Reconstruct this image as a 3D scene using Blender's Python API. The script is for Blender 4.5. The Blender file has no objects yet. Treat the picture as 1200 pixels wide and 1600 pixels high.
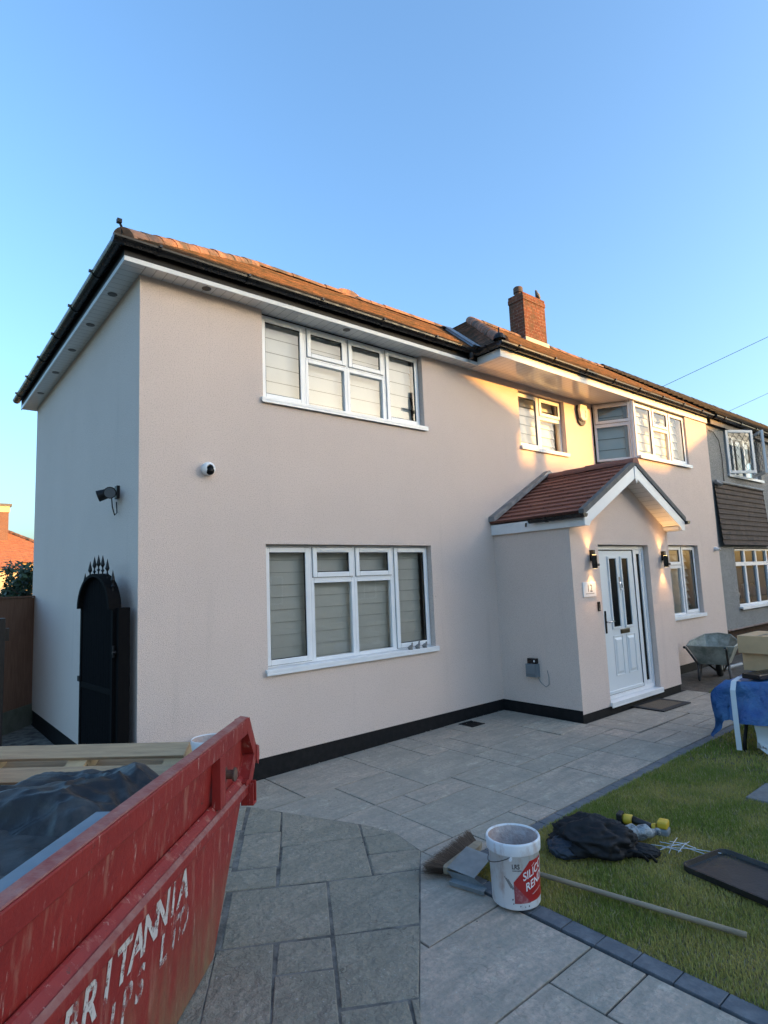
import bpy, bmesh, math, random
from mathutils import Vector, Matrix, noise
R=math.radians; PI=math.pi
random.seed(7)
S=bpy.context.scene; COL=S.collection
# ------------------------------------------------------------------ camera, sky, sun, exposure
cam_d=bpy.data.cameras.new('camera'); cam=bpy.data.objects.new('camera',cam_d); COL.objects.link(cam); S.camera=cam
cam_d.sensor_fit='HORIZONTAL'; cam_d.sensor_width=36; cam_d.lens=36*924.9/1200; cam_d.clip_end=2000; cam_d.clip_start=.05
yaw,pit,rol=.69592,.11613,-.04153
F=Vector((math.sin(yaw)*math.cos(pit),math.cos(yaw)*math.cos(pit),math.sin(pit)))
r0=Vector((math.cos(yaw),-math.sin(yaw),0)); u0=r0.cross(F)
r1=math.cos(rol)*r0+math.sin(rol)*u0; u1=-math.sin(rol)*r0+math.cos(rol)*u0
m=Matrix((r1,u1,-F)).transposed().to_4x4(); m.translation=Vector((-1.7153,-5.5472,1.7482)); cam.matrix_world=m
SUN_AZ=R(35); SUN_EL=R(7)
w=bpy.data.worlds.new("World"); S.world=w; w.use_nodes=True
nt=w.node_tree; bg=nt.nodes['Background']; sky=nt.nodes.new('ShaderNodeTexSky'); sky.sky_type='NISHITA'; sky.sun_disc=False
sky.sun_elevation=R(7); sky.sun_rotation=PI-SUN_AZ; sky.air_density=1.1; sky.dust_density=3.8; sky.ozone_density=3.3
nt.links.new(sky.outputs[0],bg.inputs[0]); bg.inputs[1].default_value=.15
sd=bpy.data.lights.new('sun','SUN'); so=bpy.data.objects.new('sun',sd); COL.objects.link(so)
sd.energy=2.0; sd.angle=R(.5); sd.color=(.86,.42,.10)
sv=Vector((math.sin(SUN_AZ)*math.cos(SUN_EL),-math.cos(SUN_AZ)*math.cos(SUN_EL),math.sin(SUN_EL)))
so.rotation_euler=sv.to_track_quat('Z','Y').to_euler(); so.location=sv*60
S.view_settings.view_transform='Standard'; S.view_settings.look='None'; S.view_settings.gamma=1
S.view_settings.exposure=2.42
# ------------------------------------------------------------------ helpers
class MB:
    def __init__(s): s.v=[];s.f=[];s.mi=[];s.uv=None
    def add(s,vs,fs,mi=0,M=None):
        b=len(s.v)
        s.v+= [tuple((M@Vector(p)) if M else p) for p in vs]
        s.f+= [tuple(i+b for i in f) for f in fs]; s.mi+=[mi]*len(fs)
    def box(s,x0,x1,y0,y1,z0,z1,mi=0,M=None):
        s.add([(x0,y0,z0),(x1,y0,z0),(x1,y1,z0),(x0,y1,z0),(x0,y0,z1),(x1,y0,z1),(x1,y1,z1),(x0,y1,z1)],
              [(0,3,2,1),(4,5,6,7),(0,1,5,4),(1,2,6,5),(2,3,7,6),(3,0,4,7)],mi,M)
    def quad(s,a,b,c,d,mi=0): s.add([a,b,c,d],[(0,1,2,3)],mi)
    def prism(s,poly,axis,a,b,mi=0,M=None):
        # poly: 2D list; axis 'x','y','z' extrude from a to b
        def P(p,t): return {'x':(t,p[0],p[1]),'y':(p[0],t,p[1]),'z':(p[0],p[1],t)}[axis]
        n=len(poly); s.add([P(p,a) for p in poly]+[P(p,b) for p in poly],
            [tuple(range(n))[::-1],tuple(range(n,2*n))]+[(i,(i+1)%n,n+(i+1)%n,n+i) for i in range(n)],mi,M)
    def tube(s,pts,r,n=8,mi=0,cap=True,M=None):
        pts=[Vector(p) for p in pts]; rr=r if isinstance(r,(list,tuple)) else [r]*len(pts)
        b=len(s.v); up=None
        for i,p in enumerate(pts):
            t=(pts[min(i+1,len(pts)-1)]-pts[max(i-1,0)]).normalized()
            if up is None: up=Vector((0,0,1)) if abs(t.z)<.9 else Vector((1,0,0))
            a=t.cross(up)
            if a.length<1e-5: a=t.orthogonal()
            a.normalize(); c=a.cross(t).normalized(); up=c
            for k in range(n):
                q=p+(a*math.cos(2*PI*k/n)+c*math.sin(2*PI*k/n))*rr[i]
                s.v.append(tuple(M@q if M else q))
        for i in range(len(pts)-1):
            for k in range(n):
                s.f.append((b+i*n+k,b+i*n+(k+1)%n,b+(i+1)*n+(k+1)%n,b+(i+1)*n+k)); s.mi.append(mi)
        if cap:
            s.f.append(tuple(range(b,b+n))[::-1]); s.f.append(tuple(range(b+(len(pts)-1)*n,b+len(pts)*n))); s.mi+=[mi,mi]
    def lathe(s,prof,n=24,mi=0,M=None):
        b=len(s.v)
        for (r,z) in prof:
            for k in range(n):
                q=Vector((r*math.cos(2*PI*k/n),r*math.sin(2*PI*k/n),z)); s.v.append(tuple(M@q if M else q))
        for i in range(len(prof)-1):
            for k in range(n):
                s.f.append((b+i*n+k,b+i*n+(k+1)%n,b+(i+1)*n+(k+1)%n,b+(i+1)*n+k)); s.mi.append(mi)
    def build(s,name,mats,parent=None,bevel=0,smooth=False,seg=2,uv=None,angle=35):
        me=bpy.data.meshes.new(name); me.from_pydata(s.v,[],s.f)
        if not isinstance(mats,(list,tuple)): mats=[mats]
        for a in mats: me.materials.append(a)
        me.polygons.foreach_set('material_index',s.mi); 
        if smooth: me.polygons.foreach_set('use_smooth',[True]*len(s.f))
        if uv:
            l=me.uv_layers.new(name='UVMap'); 
            for poly in me.polygons:
                for li in poly.loop_indices: l.data[li].uv=uv[me.loops[li].vertex_index]
        me.validate(); me.update()
        o=bpy.data.objects.new(name,me); COL.objects.link(o)
        if parent: o.parent=parent; o.matrix_parent_inverse=parent.matrix_world.inverted()
        if bevel:
            b=o.modifiers.new('bevel','BEVEL'); b.width=bevel; b.segments=seg; b.limit_method='ANGLE'; b.angle_limit=R(angle)
        return o
def ident(o,label,cat,group=None):
    o['label']=label; o['category']=cat
    if group: o['group']=group
    return o
def thing(name,label,cat,loc=(0,0,0),rz=0,group=None):
    o=bpy.data.objects.new(name,None); COL.objects.link(o); o.empty_display_size=.1
    o.matrix_world=Matrix.Translation(loc)@Matrix.Rotation(rz,4,'Z'); o.location=loc; o.rotation_euler=(0,0,rz)
    return ident(o,label,cat,group)
def struct(o,kind='structure'): o['kind']=kind; return o
def dup(o,loc=None,rz=None,label=None,parent=None):
    c=o.copy(); COL.objects.link(c)
    if parent: c.parent=parent
    for ch in list(o.children): dup(ch,parent=c)
    if loc is not None: c.location=loc
    if rz is not None: c.rotation_euler=(0,0,rz)
    if label: c['label']=label
    return c
def local(mb,name,mats,parent,**k):
    """build mesh given in the parent's own coordinates"""
    o=mb.build(name,mats,None,**k); o.parent=parent; return o
def rot(deg,ax='Z'): return Matrix.Rotation(R(deg),4,ax)
def T(*a): return Matrix.Translation(Vector(a))
def frameM(o,x,y,z):
    x,y,z=[Vector(a).normalized() for a in (x,y,z)]
    M=Matrix((x,y,z)).transposed().to_4x4(); M.translation=Vector(o); return M
def gz(x): return -.16+.06*min(max((x-.5)/4,0),1)
def text_mesh(s,size,font_shear=0,extr=0,align='LEFT',space=1.0,offset=0):
    c=bpy.data.curves.new('t','FONT'); c.body=s; c.size=size; c.shear=font_shear; c.extrude=extr; c.align_x=align; c.space_character=space; c.offset=offset; c.resolution_u=4
    o=bpy.data.objects.new('t',c); COL.objects.link(o); dg=bpy.context.evaluated_depsgraph_get(); dg.update()
    me=bpy.data.meshes.new_from_object(o.evaluated_get(dg)); vs=[tuple(v.co) for v in me.vertices]; fs=[tuple(p.vertices) for p in me.polygons]
    bpy.data.objects.remove(o); bpy.data.curves.remove(c); bpy.data.meshes.remove(me); return vs,fs
# ------------------------------------------------------------------ materials
def mat(name,col=(.5,.5,.5),rough=.6,metal=0,spec=.5,col2=None,nscale=5,ndet=6,lo=.35,hi=.65,bump=0,bscale=60,bdist=.01,coord='Object',alpha=None,stretch=None,coat=0,wave=None,rvar=0):
    M=bpy.data.materials.new(name); M.use_nodes=True; n=M.node_tree; B=n.nodes['Principled BSDF']
    B.inputs['Base Color'].default_value=(*col,1); B.inputs['Roughness'].default_value=rough; B.inputs['Metallic'].default_value=metal
    B.inputs['Specular IOR Level'].default_value=spec; B.inputs['Coat Weight'].default_value=coat
    tc=n.nodes.new('ShaderNodeTexCoord'); out=tc.outputs[coord]
    if stretch:
        mp=n.nodes.new('ShaderNodeMapping'); mp.inputs['Scale'].default_value=stretch; n.links.new(out,mp.inputs[0]); out=mp.outputs[0]
    if col2 or rvar:
        no=n.nodes.new('ShaderNodeTexNoise'); no.inputs['Scale'].default_value=nscale; no.inputs['Detail'].default_value=ndet; no.inputs['Roughness'].default_value=.62
        n.links.new(out,no.inputs['Vector'])
        rp=n.nodes.new('ShaderNodeMapRange'); rp.inputs[1].default_value=lo; rp.inputs[2].default_value=hi; n.links.new(no.outputs[0],rp.inputs[0])
        if col2:
            mx=n.nodes.new('ShaderNodeMix'); mx.data_type='RGBA'; mx.inputs[6].default_value=(*col,1); mx.inputs[7].default_value=(*col2,1)
            n.links.new(rp.outputs[0],mx.inputs[0]); n.links.new(mx.outputs[2],B.inputs['Base Color'])
        if rvar:
            r2=n.nodes.new('ShaderNodeMapRange'); r2.inputs[3].default_value=rough-rvar; r2.inputs[4].default_value=min(1,rough+rvar); n.links.new(rp.outputs[0],r2.inputs[0]); n.links.new(r2.outputs[0],B.inputs['Roughness'])
    if bump:
        nb=n.nodes.new('ShaderNodeTexNoise'); nb.inputs['Scale'].default_value=bscale; nb.inputs['Detail'].default_value=5; n.links.new(out,nb.inputs['Vector'])
        bp=n.nodes.new('ShaderNodeBump'); bp.inputs['Strength'].default_value=bump; bp.inputs['Distance'].default_value=bdist; n.links.new(nb.outputs[0],bp.inputs['Height']); n.links.new(bp.outputs[0],B.inputs['Normal'])
    return M
def N(M,t): return M.node_tree.nodes.new(t)
def Lk(M,a,b): M.node_tree.links.new(a,b)
def mixc(M,fac,a,b,blend='MIX'):
    x=N(M,'ShaderNodeMix'); x.data_type='RGBA'; x.blend_type=blend
    for i,vv in ((6,a),(7,b)):
        if isinstance(vv,tuple): x.inputs[i].default_value=(*vv,1)
        else: Lk(M,vv,x.inputs[i])
    if isinstance(fac,(int,float)): x.inputs[0].default_value=fac
    else: Lk(M,fac,x.inputs[0])
    return x.outputs[2]
def noi(M,vec,scale,det=5,lo=.35,hi=.65,rough=.6):
    x=N(M,'ShaderNodeTexNoise'); x.inputs['Scale'].default_value=scale; x.inputs['Detail'].default_value=det; x.inputs['Roughness'].default_value=rough; Lk(M,vec,x.inputs['Vector'])
    y=N(M,'ShaderNodeMapRange'); y.inputs[1].default_value=lo; y.inputs[2].default_value=hi; Lk(M,x.outputs[0],y.inputs[0]); return y.outputs[0]
def tc(M,c='Object',scale=None,rotz=0):
    a=N(M,'ShaderNodeTexCoord').outputs[c]
    if scale or rotz:
        mp=N(M,'ShaderNodeMapping'); mp.inputs['Scale'].default_value=scale or (1,1,1); mp.inputs['Rotation'].default_value=(0,0,rotz); Lk(M,a,mp.inputs[0]); a=mp.outputs[0]
    return a
def bumpn(M,h,strength,dist):
    B=M.node_tree.nodes['Principled BSDF']; b=N(M,'ShaderNodeBump'); b.inputs['Strength'].default_value=strength; b.inputs['Distance'].default_value=dist
    Lk(M,h,b.inputs['Height']); Lk(M,b.outputs[0],B.inputs['Normal'])
def BC(M,c): Lk(M,c,M.node_tree.nodes['Principled BSDF'].inputs['Base Color'])
# render (textured pale pink coating)
M_wall=mat('pink_render',rough=.92,spec=.25)
c=tc(M_wall); a=mixc(M_wall,noi(M_wall,c,1.1,5,.3,.7),(.70,.555,.49),(.62,.49,.43)); 
a=mixc(M_wall,noi(M_wall,c,170,3,.3,.7),a,(.76,.65,.57)); a2=mixc(M_wall,noi(M_wall,c,95,3,.50,.74),a,(.46,.37,.31)); 
a2=mixc(M_wall,noi(M_wall,tc(M_wall,'Object',(3,3,.25)),1.6,5,.60,1.25),a2,(.50,.42,.37)); BC(M_wall,a2)
bumpn(M_wall,noi(M_wall,c,140,4,.2,.8),.55,.006)
M_plinth=mat('black_plinth_paint',(.007,.008,.009),.7,spec=.2,col2=(.014,.014,.015),nscale=14,bump=.4,bscale=40,bdist=.004)
M_upvc=mat('white_upvc',(.80,.82,.83),.28,spec=.5,col2=(.74,.76,.77),nscale=3)
M_upvc_d=mat('white_fascia_board',(.74,.75,.75),.35,col2=(.66,.67,.67),nscale=4,bump=.05,bscale=90)
M_soffit=mat('white_soffit_boards',(.74,.74,.73),.22,coat=.3)
def soffit_grooves(M,ax):
    c=tc(M); s=N(M,'ShaderNodeSeparateXYZ'); Lk(M,c,s.inputs[0]); 
    f=N(M,'ShaderNodeMath'); f.operation='MULTIPLY'; f.inputs[1].default_value=10.0; Lk(M,s.outputs[ax],f.inputs[0])
    g=N(M,'ShaderNodeMath'); g.operation='FRACT'; Lk(M,f.outputs[0],g.inputs[0])
    r=N(M,'ShaderNodeMapRange'); r.inputs[1].default_value=0; r.inputs[2].default_value=.1; Lk(M,g.outputs[0],r.inputs[0])
    BC(M,mixc(M,r.outputs[0],(.30,.30,.30),(.74,.74,.73))); bumpn(M,r.outputs[0],.8,.004)
soffit_grooves(M_soffit,0)
M_soffit_y=M_soffit.copy(); M_soffit_y.name='white_soffit_boards_side'
for nd in M_soffit_y.node_tree.nodes:
    if nd.type=='SEPXYZ':
        l=nd.outputs[0].links[0]; tgt=l.to_socket; M_soffit_y.node_tree.links.remove(l); M_soffit_y.node_tree.links.new(nd.outputs[1],tgt); break
M_black=mat('black_plastic',(.006,.006,.007),.30,spec=.4,rvar=.1,nscale=9)
M_iron=mat('black_painted_metal',(.005,.005,.006),.5,spec=.3,col2=(.009,.009,.010),nscale=20)
M_rubber=mat('dark_gasket',(.012,.012,.012),.6)
M_dark=mat('dark_interior',(.02,.021,.022),.9)
M_lead=mat('lead_flashing',(.16,.17,.18),.55,metal=.4,col2=(.28,.29,.30),nscale=8,bump=.3,bscale=20)
M_chrome=mat('chrome',(.6,.6,.6),.15,metal=1)
def glass(name,tint=(.95,.96,.96),refl=1.0):
    M=bpy.data.materials.new(name); M.use_nodes=True; n=M.node_tree; n.nodes.remove(n.nodes['Principled BSDF']); o=n.nodes['Material Output']
    t=n.nodes.new('ShaderNodeBsdfTransparent'); t.inputs[0].default_value=(*tint,1); g=n.nodes.new('ShaderNodeBsdfGlossy'); g.inputs['Roughness'].default_value=.015; g.inputs[0].default_value=(refl,refl,refl,1)
    fr=n.nodes.new('ShaderNodeFresnel'); fr.inputs[0].default_value=1.6; mx=n.nodes.new('ShaderNodeMixShader')
    no=n.nodes.new('ShaderNodeTexNoise'); no.inputs['Scale'].default_value=1.3; bp=n.nodes.new('ShaderNodeBump'); bp.inputs['Strength'].default_value=.08; bp.inputs['Distance'].default_value=.02
    tcn=n.nodes.new('ShaderNodeTexCoord'); n.links.new(tcn.outputs['Object'],no.inputs[0]); n.links.new(no.outputs[0],bp.inputs['Height']); n.links.new(bp.outputs[0],g.inputs['Normal'])
    n.links.new(fr.outputs[0],mx.inputs[0]); n.links.new(t.outputs[0],mx.inputs[1]); n.links.new(g.outputs[0],mx.inputs[2]); n.links.new(mx.outputs[0],o.inputs[0]); return M
M_glass=glass('window_glass')
M_darkglass=mat('black_glass',(.006,.007,.008),.12,spec=.12)
M_blind=mat('blind_fabric',(.82,.84,.82),.8,col2=(.76,.78,.76),nscale=3)
M_blind_lo=mat('blind_fabric_downstairs',(.80,.79,.73),.8,col2=(.73,.72,.66),nscale=3)
M_blind_dk=mat('blind_shadow_gap',(.30,.31,.30),.9)
# roof tiles (UV in metres)
def tile_mat(name,c1,c2,c3,dark,w=.165,moss=(.5,.7),h=.1):
    M=mat(name,rough=.85,spec=.25); uv=tc(M,'UV')
    b=N(M,'ShaderNodeTexBrick'); Lk(M,uv,b.inputs['Vector']); b.inputs['Scale'].default_value=1; b.inputs['Brick Width'].default_value=w; b.inputs['Row Height'].default_value=h; b.offset=.5
    b.inputs['Mortar Size'].default_value=.004; b.inputs['Color1'].default_value=(*c1,1); b.inputs['Color2'].default_value=(*c2,1); b.inputs['Mortar'].default_value=(*[x*.35 for x in c1],1); b.inputs['Bias'].default_value=0
    o=tc(M); x=mixc(M,noi(M,o,2.2,6,.35,.65),b.outputs[0],c3,'MIX'); x2=mixc(M,.5,b.outputs[0],x)
    x3=mixc(M,noi(M,o,5,8,moss[0],moss[1],.75),x2,dark); BC(M,x3)
    bumpn(M,noi(M,o,70,4,.2,.8),.4,.006); return M
M_tile=tile_mat('old_clay_tiles',(.27,.135,.08),(.38,.19,.11),(.22,.13,.085),(.09,.075,.055),moss=(.40,.58))
M_tile_dk=tile_mat('dark_concrete_tiles',(.055,.045,.042),(.075,.06,.055),(.05,.045,.04),(.03,.028,.027))
M_tile_porch=tile_mat('porch_clay_tiles',(.26,.11,.08),(.34,.155,.11),(.24,.11,.085),(.19,.10,.08),moss=(.6,.85),w=.3)
M_tile_hang=tile_mat('brown_hung_tiles',(.085,.065,.055),(.11,.085,.072),(.075,.06,.05),(.045,.04,.036))
M_tile_far=tile_mat('far_orange_tiles',(.44,.17,.08),(.50,.21,.10),(.36,.15,.08),(.22,.10,.06),w=.3,h=.2)
M_ridge=mat('ridge_tile_clay',(.34,.18,.11),.85,spec=.2,col2=(.10,.085,.065),nscale=2.6,lo=.40,hi=.60,bump=.4,bscale=40)
M_ridge_porch=mat('porch_ridge_clay',(.26,.12,.09),.8,col2=(.20,.09,.07),nscale=6,bump=.2)
M_mortar=mat('verge_mortar',(.17,.165,.155),.95,col2=(.12,.12,.115),nscale=14,bump=.5,bscale=60)
def brick_mat(name,c1,c2,mortar,bw=.225,bh=.075,soot=None):
    M=mat(name,rough=.9,spec=.2); uv=tc(M,'UV'); b=N(M,'ShaderNodeTexBrick'); Lk(M,uv,b.inputs['Vector']); b.inputs['Scale'].default_value=1
    b.inputs['Brick Width'].default_value=bw; b.inputs['Row Height'].default_value=bh; b.inputs['Mortar Size'].default_value=.007
    b.inputs['Color1'].default_value=(*c1,1); b.inputs['Color2'].default_value=(*c2,1); b.inputs['Mortar'].default_value=(*mortar,1)
    o=tc(M); x=mixc(M,noi(M,o,30,5,.4,.7),b.outputs[0],tuple(k*.55 for k in c1))
    if soot: x=mixc(M,noi(M,o,4,6,.48,.7),x,soot)
    BC(M,x); bumpn(M,b.outputs[1],-.6,.01); return M
M_brick=brick_mat('chimney_brick',(.16,.058,.036),(.24,.095,.05),(.24,.17,.13),soot=(.085,.06,.038))
M_brick_dk=brick_mat('dark_brick',(.075,.05,.04),(.10,.065,.05),(.06,.055,.05))
M_pebble=mat('grey_pebbledash',rough=.95,spec=.2); c=tc(M_pebble)
vo=N(M_pebble,'ShaderNodeTexVoronoi'); vo.inputs['Scale'].default_value=75; Lk(M_pebble,c,vo.inputs['Vector'])
a=mixc(M_pebble,noi(M_pebble,c,1.6,5,.3,.7),(.30,.305,.295),(.38,.38,.365)); a=mixc(M_pebble,noi(M_pebble,c,60,3,.45,.6),a,(.17,.17,.165)); BC(M_pebble,a); bumpn(M_pebble,vo.outputs[0],.8,.012)
# stone paving with per-slab colour
def stone_mat(name,c1,c2,tintpink,rive=.6,lich=(.55,.75)):
    M=mat(name,rough=.82,spec=.3); at=N(M,'ShaderNodeAttribute'); at.attribute_name='slab'
    o=tc(M); cr=N(M,'ShaderNodeValToRGB'); e=cr.color_ramp.elements; e[0].color=(*c1,1); e[1].color=(*c2,1); m_=e.new(.8); m_.color=(*tintpink,1)
    Lk(M,at.outputs['Fac'],cr.inputs[0])
    # offset coordinates per slab so veins do not run across joints
    add=N(M,'ShaderNodeVectorMath'); add.operation='MULTIPLY_ADD'; Lk(M,at.outputs['Color'],add.inputs[0]); add.inputs[1].default_value=(37,23,11); Lk(M,o,add.inputs[2]); o2=add.outputs[0]
    dk=mixc(M,noi(M,o2,2.6,7,.35,.75,.65),cr.outputs[0],tuple(k*.72 for k in c1)); 
    dk=mixc(M,noi(M,o2,38,5,.4,.7),dk,tuple(k*.8 for k in c1))
    lf=N(M,'ShaderNodeMath'); lf.operation='MULTIPLY'; lf.inputs[1].default_value=.45; Lk(M,noi(M,o2,5.5,9,lich[0],lich[1],.78),lf.inputs[0]); lt=mixc(M,lf.outputs[0],dk,tuple(min(1,k*1.45) for k in c2)); lt=mixc(M,noi(M,o2,70,2,.66,.72),lt,(.42,.41,.38)); lt=mixc(M,noi(M,o2,120,3,.58,.80),lt,tuple(k*.6 for k in c1)); lt=mixc(M,noi(M,tc(M,'Object',(1,5,1)),3.2,6,.45,.75),lt,tuple(k*.74 for k in c1))
    w1=noi(M,o2,2.2,4,.25,.75,.5); wv=N(M,'ShaderNodeMath'); wv.operation='MULTIPLY'; wv.inputs[1].default_value=9; Lk(M,w1,wv.inputs[0]); fl=N(M,'ShaderNodeMath'); fl.operation='FLOOR'; Lk(M,wv.outputs[0],fl.inputs[0])
    fr_=N(M,'ShaderNodeMath'); fr_.operation='FRACT'; Lk(M,wv.outputs[0],fr_.inputs[0]); ln=N(M,'ShaderNodeMapRange'); ln.inputs[1].default_value=.0; ln.inputs[2].default_value=.16; ln.inputs[3].default_value=1; ln.inputs[4].default_value=0; Lk(M,fr_.outputs[0],ln.inputs[0]); lm=N(M,'ShaderNodeMath'); lm.operation='MULTIPLY'; Lk(M,ln.outputs[0],lm.inputs[0]); Lk(M,noi(M,o2,3.1,4,.50,.66),lm.inputs[1]); lk=N(M,'ShaderNodeMath'); lk.operation='MULTIPLY'; lk.inputs[1].default_value=rive; Lk(M,lm.outputs[0],lk.inputs[0]); BC(M,mixc(M,lk.outputs[0],lt,tuple(k*.38 for k in c1)))
    ad=N(M,'ShaderNodeMath'); ad.operation='MULTIPLY_ADD'; Lk(M,fl.outputs[0],ad.inputs[0]); ad.inputs[1].default_value=.13; Lk(M,noi(M,o2,11,6,.2,.8),ad.inputs[2])
    bumpn(M,ad.outputs[0],min(1,rive*1.3),.012+.016*rive); return M
M_slab=stone_mat('grey_green_sandstone',(.37,.35,.29),(.60,.55,.44),(.58,.44,.35),.5)
M_slab_old=stone_mat('imprinted_concrete_slabs',(.31,.29,.225),(.43,.40,.315),(.41,.335,.26),.9,lich=(.56,.78))
M_grout=mat('dark_joint',(.035,.034,.031),.95,bump=.5,bscale=80)
M_grout_old=mat('pale_mortar_joint',(.045,.043,.038),.95,col2=(.22,.21,.185),nscale=6,bump=.7,bscale=60)
M_kerb=mat('charcoal_edging',(.10,.112,.125),.75,col2=(.19,.20,.21),nscale=12,lo=.45,hi=.8,bump=.4,bscale=50)
# ------------------------------------------------------------------ ground
def ground_patch(name,x0,x1,y0,y1,dz,m,nx=1,ny=1,kind='structure'):
    b=MB(); xs=sorted(set([x0,x1]+[t for t in (.5,1.5,2.5,3.5,4.5) if x0<t<x1]))
    for i in range(len(xs)-1): b.quad((xs[i],y0,gz(xs[i])+dz),(xs[i+1],y0,gz(xs[i+1])+dz),(xs[i+1],y1,gz(xs[i+1])+dz),(xs[i],y1,gz(xs[i])+dz))
    return struct(b.build(name,m),kind)
M_earth=mat('bare_earth',(.075,.062,.048),.95,col2=(.12,.105,.085),nscale=7,bump=.9,bscale=30,bdist=.03)
M_far=mat('far_ground',(.06,.075,.035),.95,col2=(.09,.08,.05),nscale=.3)
b=MB(); b.quad((-900,-900,-.24),(900,-900,-.24),(900,900,-.24),(-900,900,-.24)); struct(b.build('ground',M_far))
M_asph=mat('asphalt',(.05,.05,.052),.9,col2=(.065,.065,.065),nscale=3,bump=.4,bscale=200)
b=MB(); b.box(-60,60,-17,-10.5,-.3,-.21); struct(b.build('road',M_asph))
ground_patch('patio_bed',-3,8.2,-7,.05,-.012,M_grout)
ground_patch('passage_ground',-3,.0,.0501,8,-.012,M_grout_old)
ground_patch('soil',7.75,14,-2.5,.3,-.006,M_earth)
slabcols=[]
def slab_mesh(polys,name,m,th=.03,top=0,inset=.006,bev=.004):
    vs=[];fs=[];cols=[]
    for poly in polys:
        cx=sum(p[0] for p in poly)/len(poly); cy=sum(p[1] for p in poly)/len(poly)
        q=[]; n=len(poly)
        for i in range(n):
            p=Vector(poly[i]); a=(Vector(poly[i-1])-p); c_=(Vector(poly[(i+1)%n])-p)
            if a.length<1e-4 or c_.length<1e-4: continue
            d=(a.normalized()+c_.normalized()); 
            d=d.normalized()*inset*1.4 if d.length>1e-3 else Vector((0,0)); q.append(p+d)
        n=len(q); b=len(vs); tz=random.uniform(-.0015,.0015); tx,ty=random.uniform(-.002,.002),random.uniform(-.002,.002)
        ctr=Vector((cx,cy))
        def Z(p): return gz(p[0])+top+tz+(p[0]-cx)*tx+(p[1]-cy)*ty
        inn=[p+(ctr-p).normalized()*bev for p in q]
        for p in q: vs.append((p[0],p[1],Z(p)-th))
        for p in q: vs.append((p[0],p[1],Z(p)-bev*.7))
        for p in inn: vs.append((p[0],p[1],Z(p)))
        col=random.random()
        for i in range(n):
            j=(i+1)%n
            fs.append((b+i,b+j,b+n+j,b+n+i)); fs.append((b+n+i,b+n+j,b+2*n+j,b+2*n+i)); cols+=[col]*2
        fs.append(tuple(b+2*n+i for i in range(n))); cols.append(col)
    me=bpy.data.meshes.new(name); me.from_pydata(vs,[],fs); me.materials.append(m)
    at=me.attributes.new('slab','FLOAT_COLOR','FACE')
    for i,cc in enumerate(cols): at.data[i].color=(cc,(cc*7.3)%1,(cc*3.1)%1,1)
    me.update(); o=bpy.data.objects.new(name,me); COL.objects.link(o); return struct(o)
# new paving: regular .31 m module along the house
g=.3125; X=lambda k: .30+k*g
rects=[(-.2,.92,0,.44+.0)]
R_=[ # x0,x1,y0,y1 measured from the wall
(.3,1.23,0,.75),(1.23,2.17,0,.76),(.6,1.55,.75,1.36),(1.55,2.17,.76,1.36),(.9,1.55,1.36,2.27),(.9,1.24,2.27,2.88),(1.24,1.68,2.27,2.66),
(2.17,2.8,0,.74),(2.8,3.11,0,.42),(2.8,3.11,.42,.74),(2.17,3.11,.74,1.36),(3.11,3.74,0,.41),(3.74,4.35,0,.41),(4.35,4.95,0,.74),(3.11,3.42,.41,1.07),(3.42,4.35,.41,1.0),
(4.35,4.95,.74,1.33),(3.11,3.42,1.07,1.63),(3.42,4.32,1.0,1.63),(4.32,4.95,1.33,1.63),(4.95,5.02,1.27,1.63),
(1.55,1.86,1.36,1.67),(1.86,2.47,1.36,1.67),(2.47,3.11,1.36,1.95),(1.55,2.47,1.67,2.27),(2.47,3.42,1.95,2.55),(3.11,3.73,1.63,1.95),(3.73,4.05,1.63,1.95),
(1.68,2.19,2.27,2.55),(2.19,2.47,2.27,2.55),(3.42,4.07,1.95,2.55),(4.05,4.68,1.63,2.55-.6),(4.07,4.70,1.95,2.55),(4.68,4.98,1.63,1.95),
(4.98,5.36,1.27,1.93),(4.70,5.33,1.95,2.25),(4.70,5.33,2.25,2.55),(5.36,6.28,1.27,1.93),(5.33,5.64,1.95,2.55),(5.64,6.28,1.95,2.25),(5.64,6.28,2.25,2.55),(6.28,6.9,1.27,1.6),(6.28,7.2,1.6,2.2),(6.28,7.2,2.2,2.55),(6.9,7.75,1.27,1.6),(7.2,7.75,1.6,2.55),
(-.3,.53,2.5,3.42),(.53,1.13,2.6,3.08),(.26-.3,1.13,3.08,3.66),(-.4,.75,3.66,4.28),(.75,1.13,3.66,3.95),(.75,1.13,3.95,4.6),(-.4,.30,4.28,4.9),(.30,.75,4.28,4.9),(.75,1.13,4.6,5.3),
(-1.2,-.4,3.66,4.3),(-1.6,-.4,4.3,4.9),(-1.6,-.6,4.9,5.6),(-.6,.3,4.9,5.6),(.3,.75,4.9,5.6)]
polys=[[(x0,-y1),(x1,-y1),(x1,-y0),(x0,-y0)] for x0,x1,y0,y1 in R_ if y1>y0]
slab_mesh(polys,'patio',M_slab)
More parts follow.
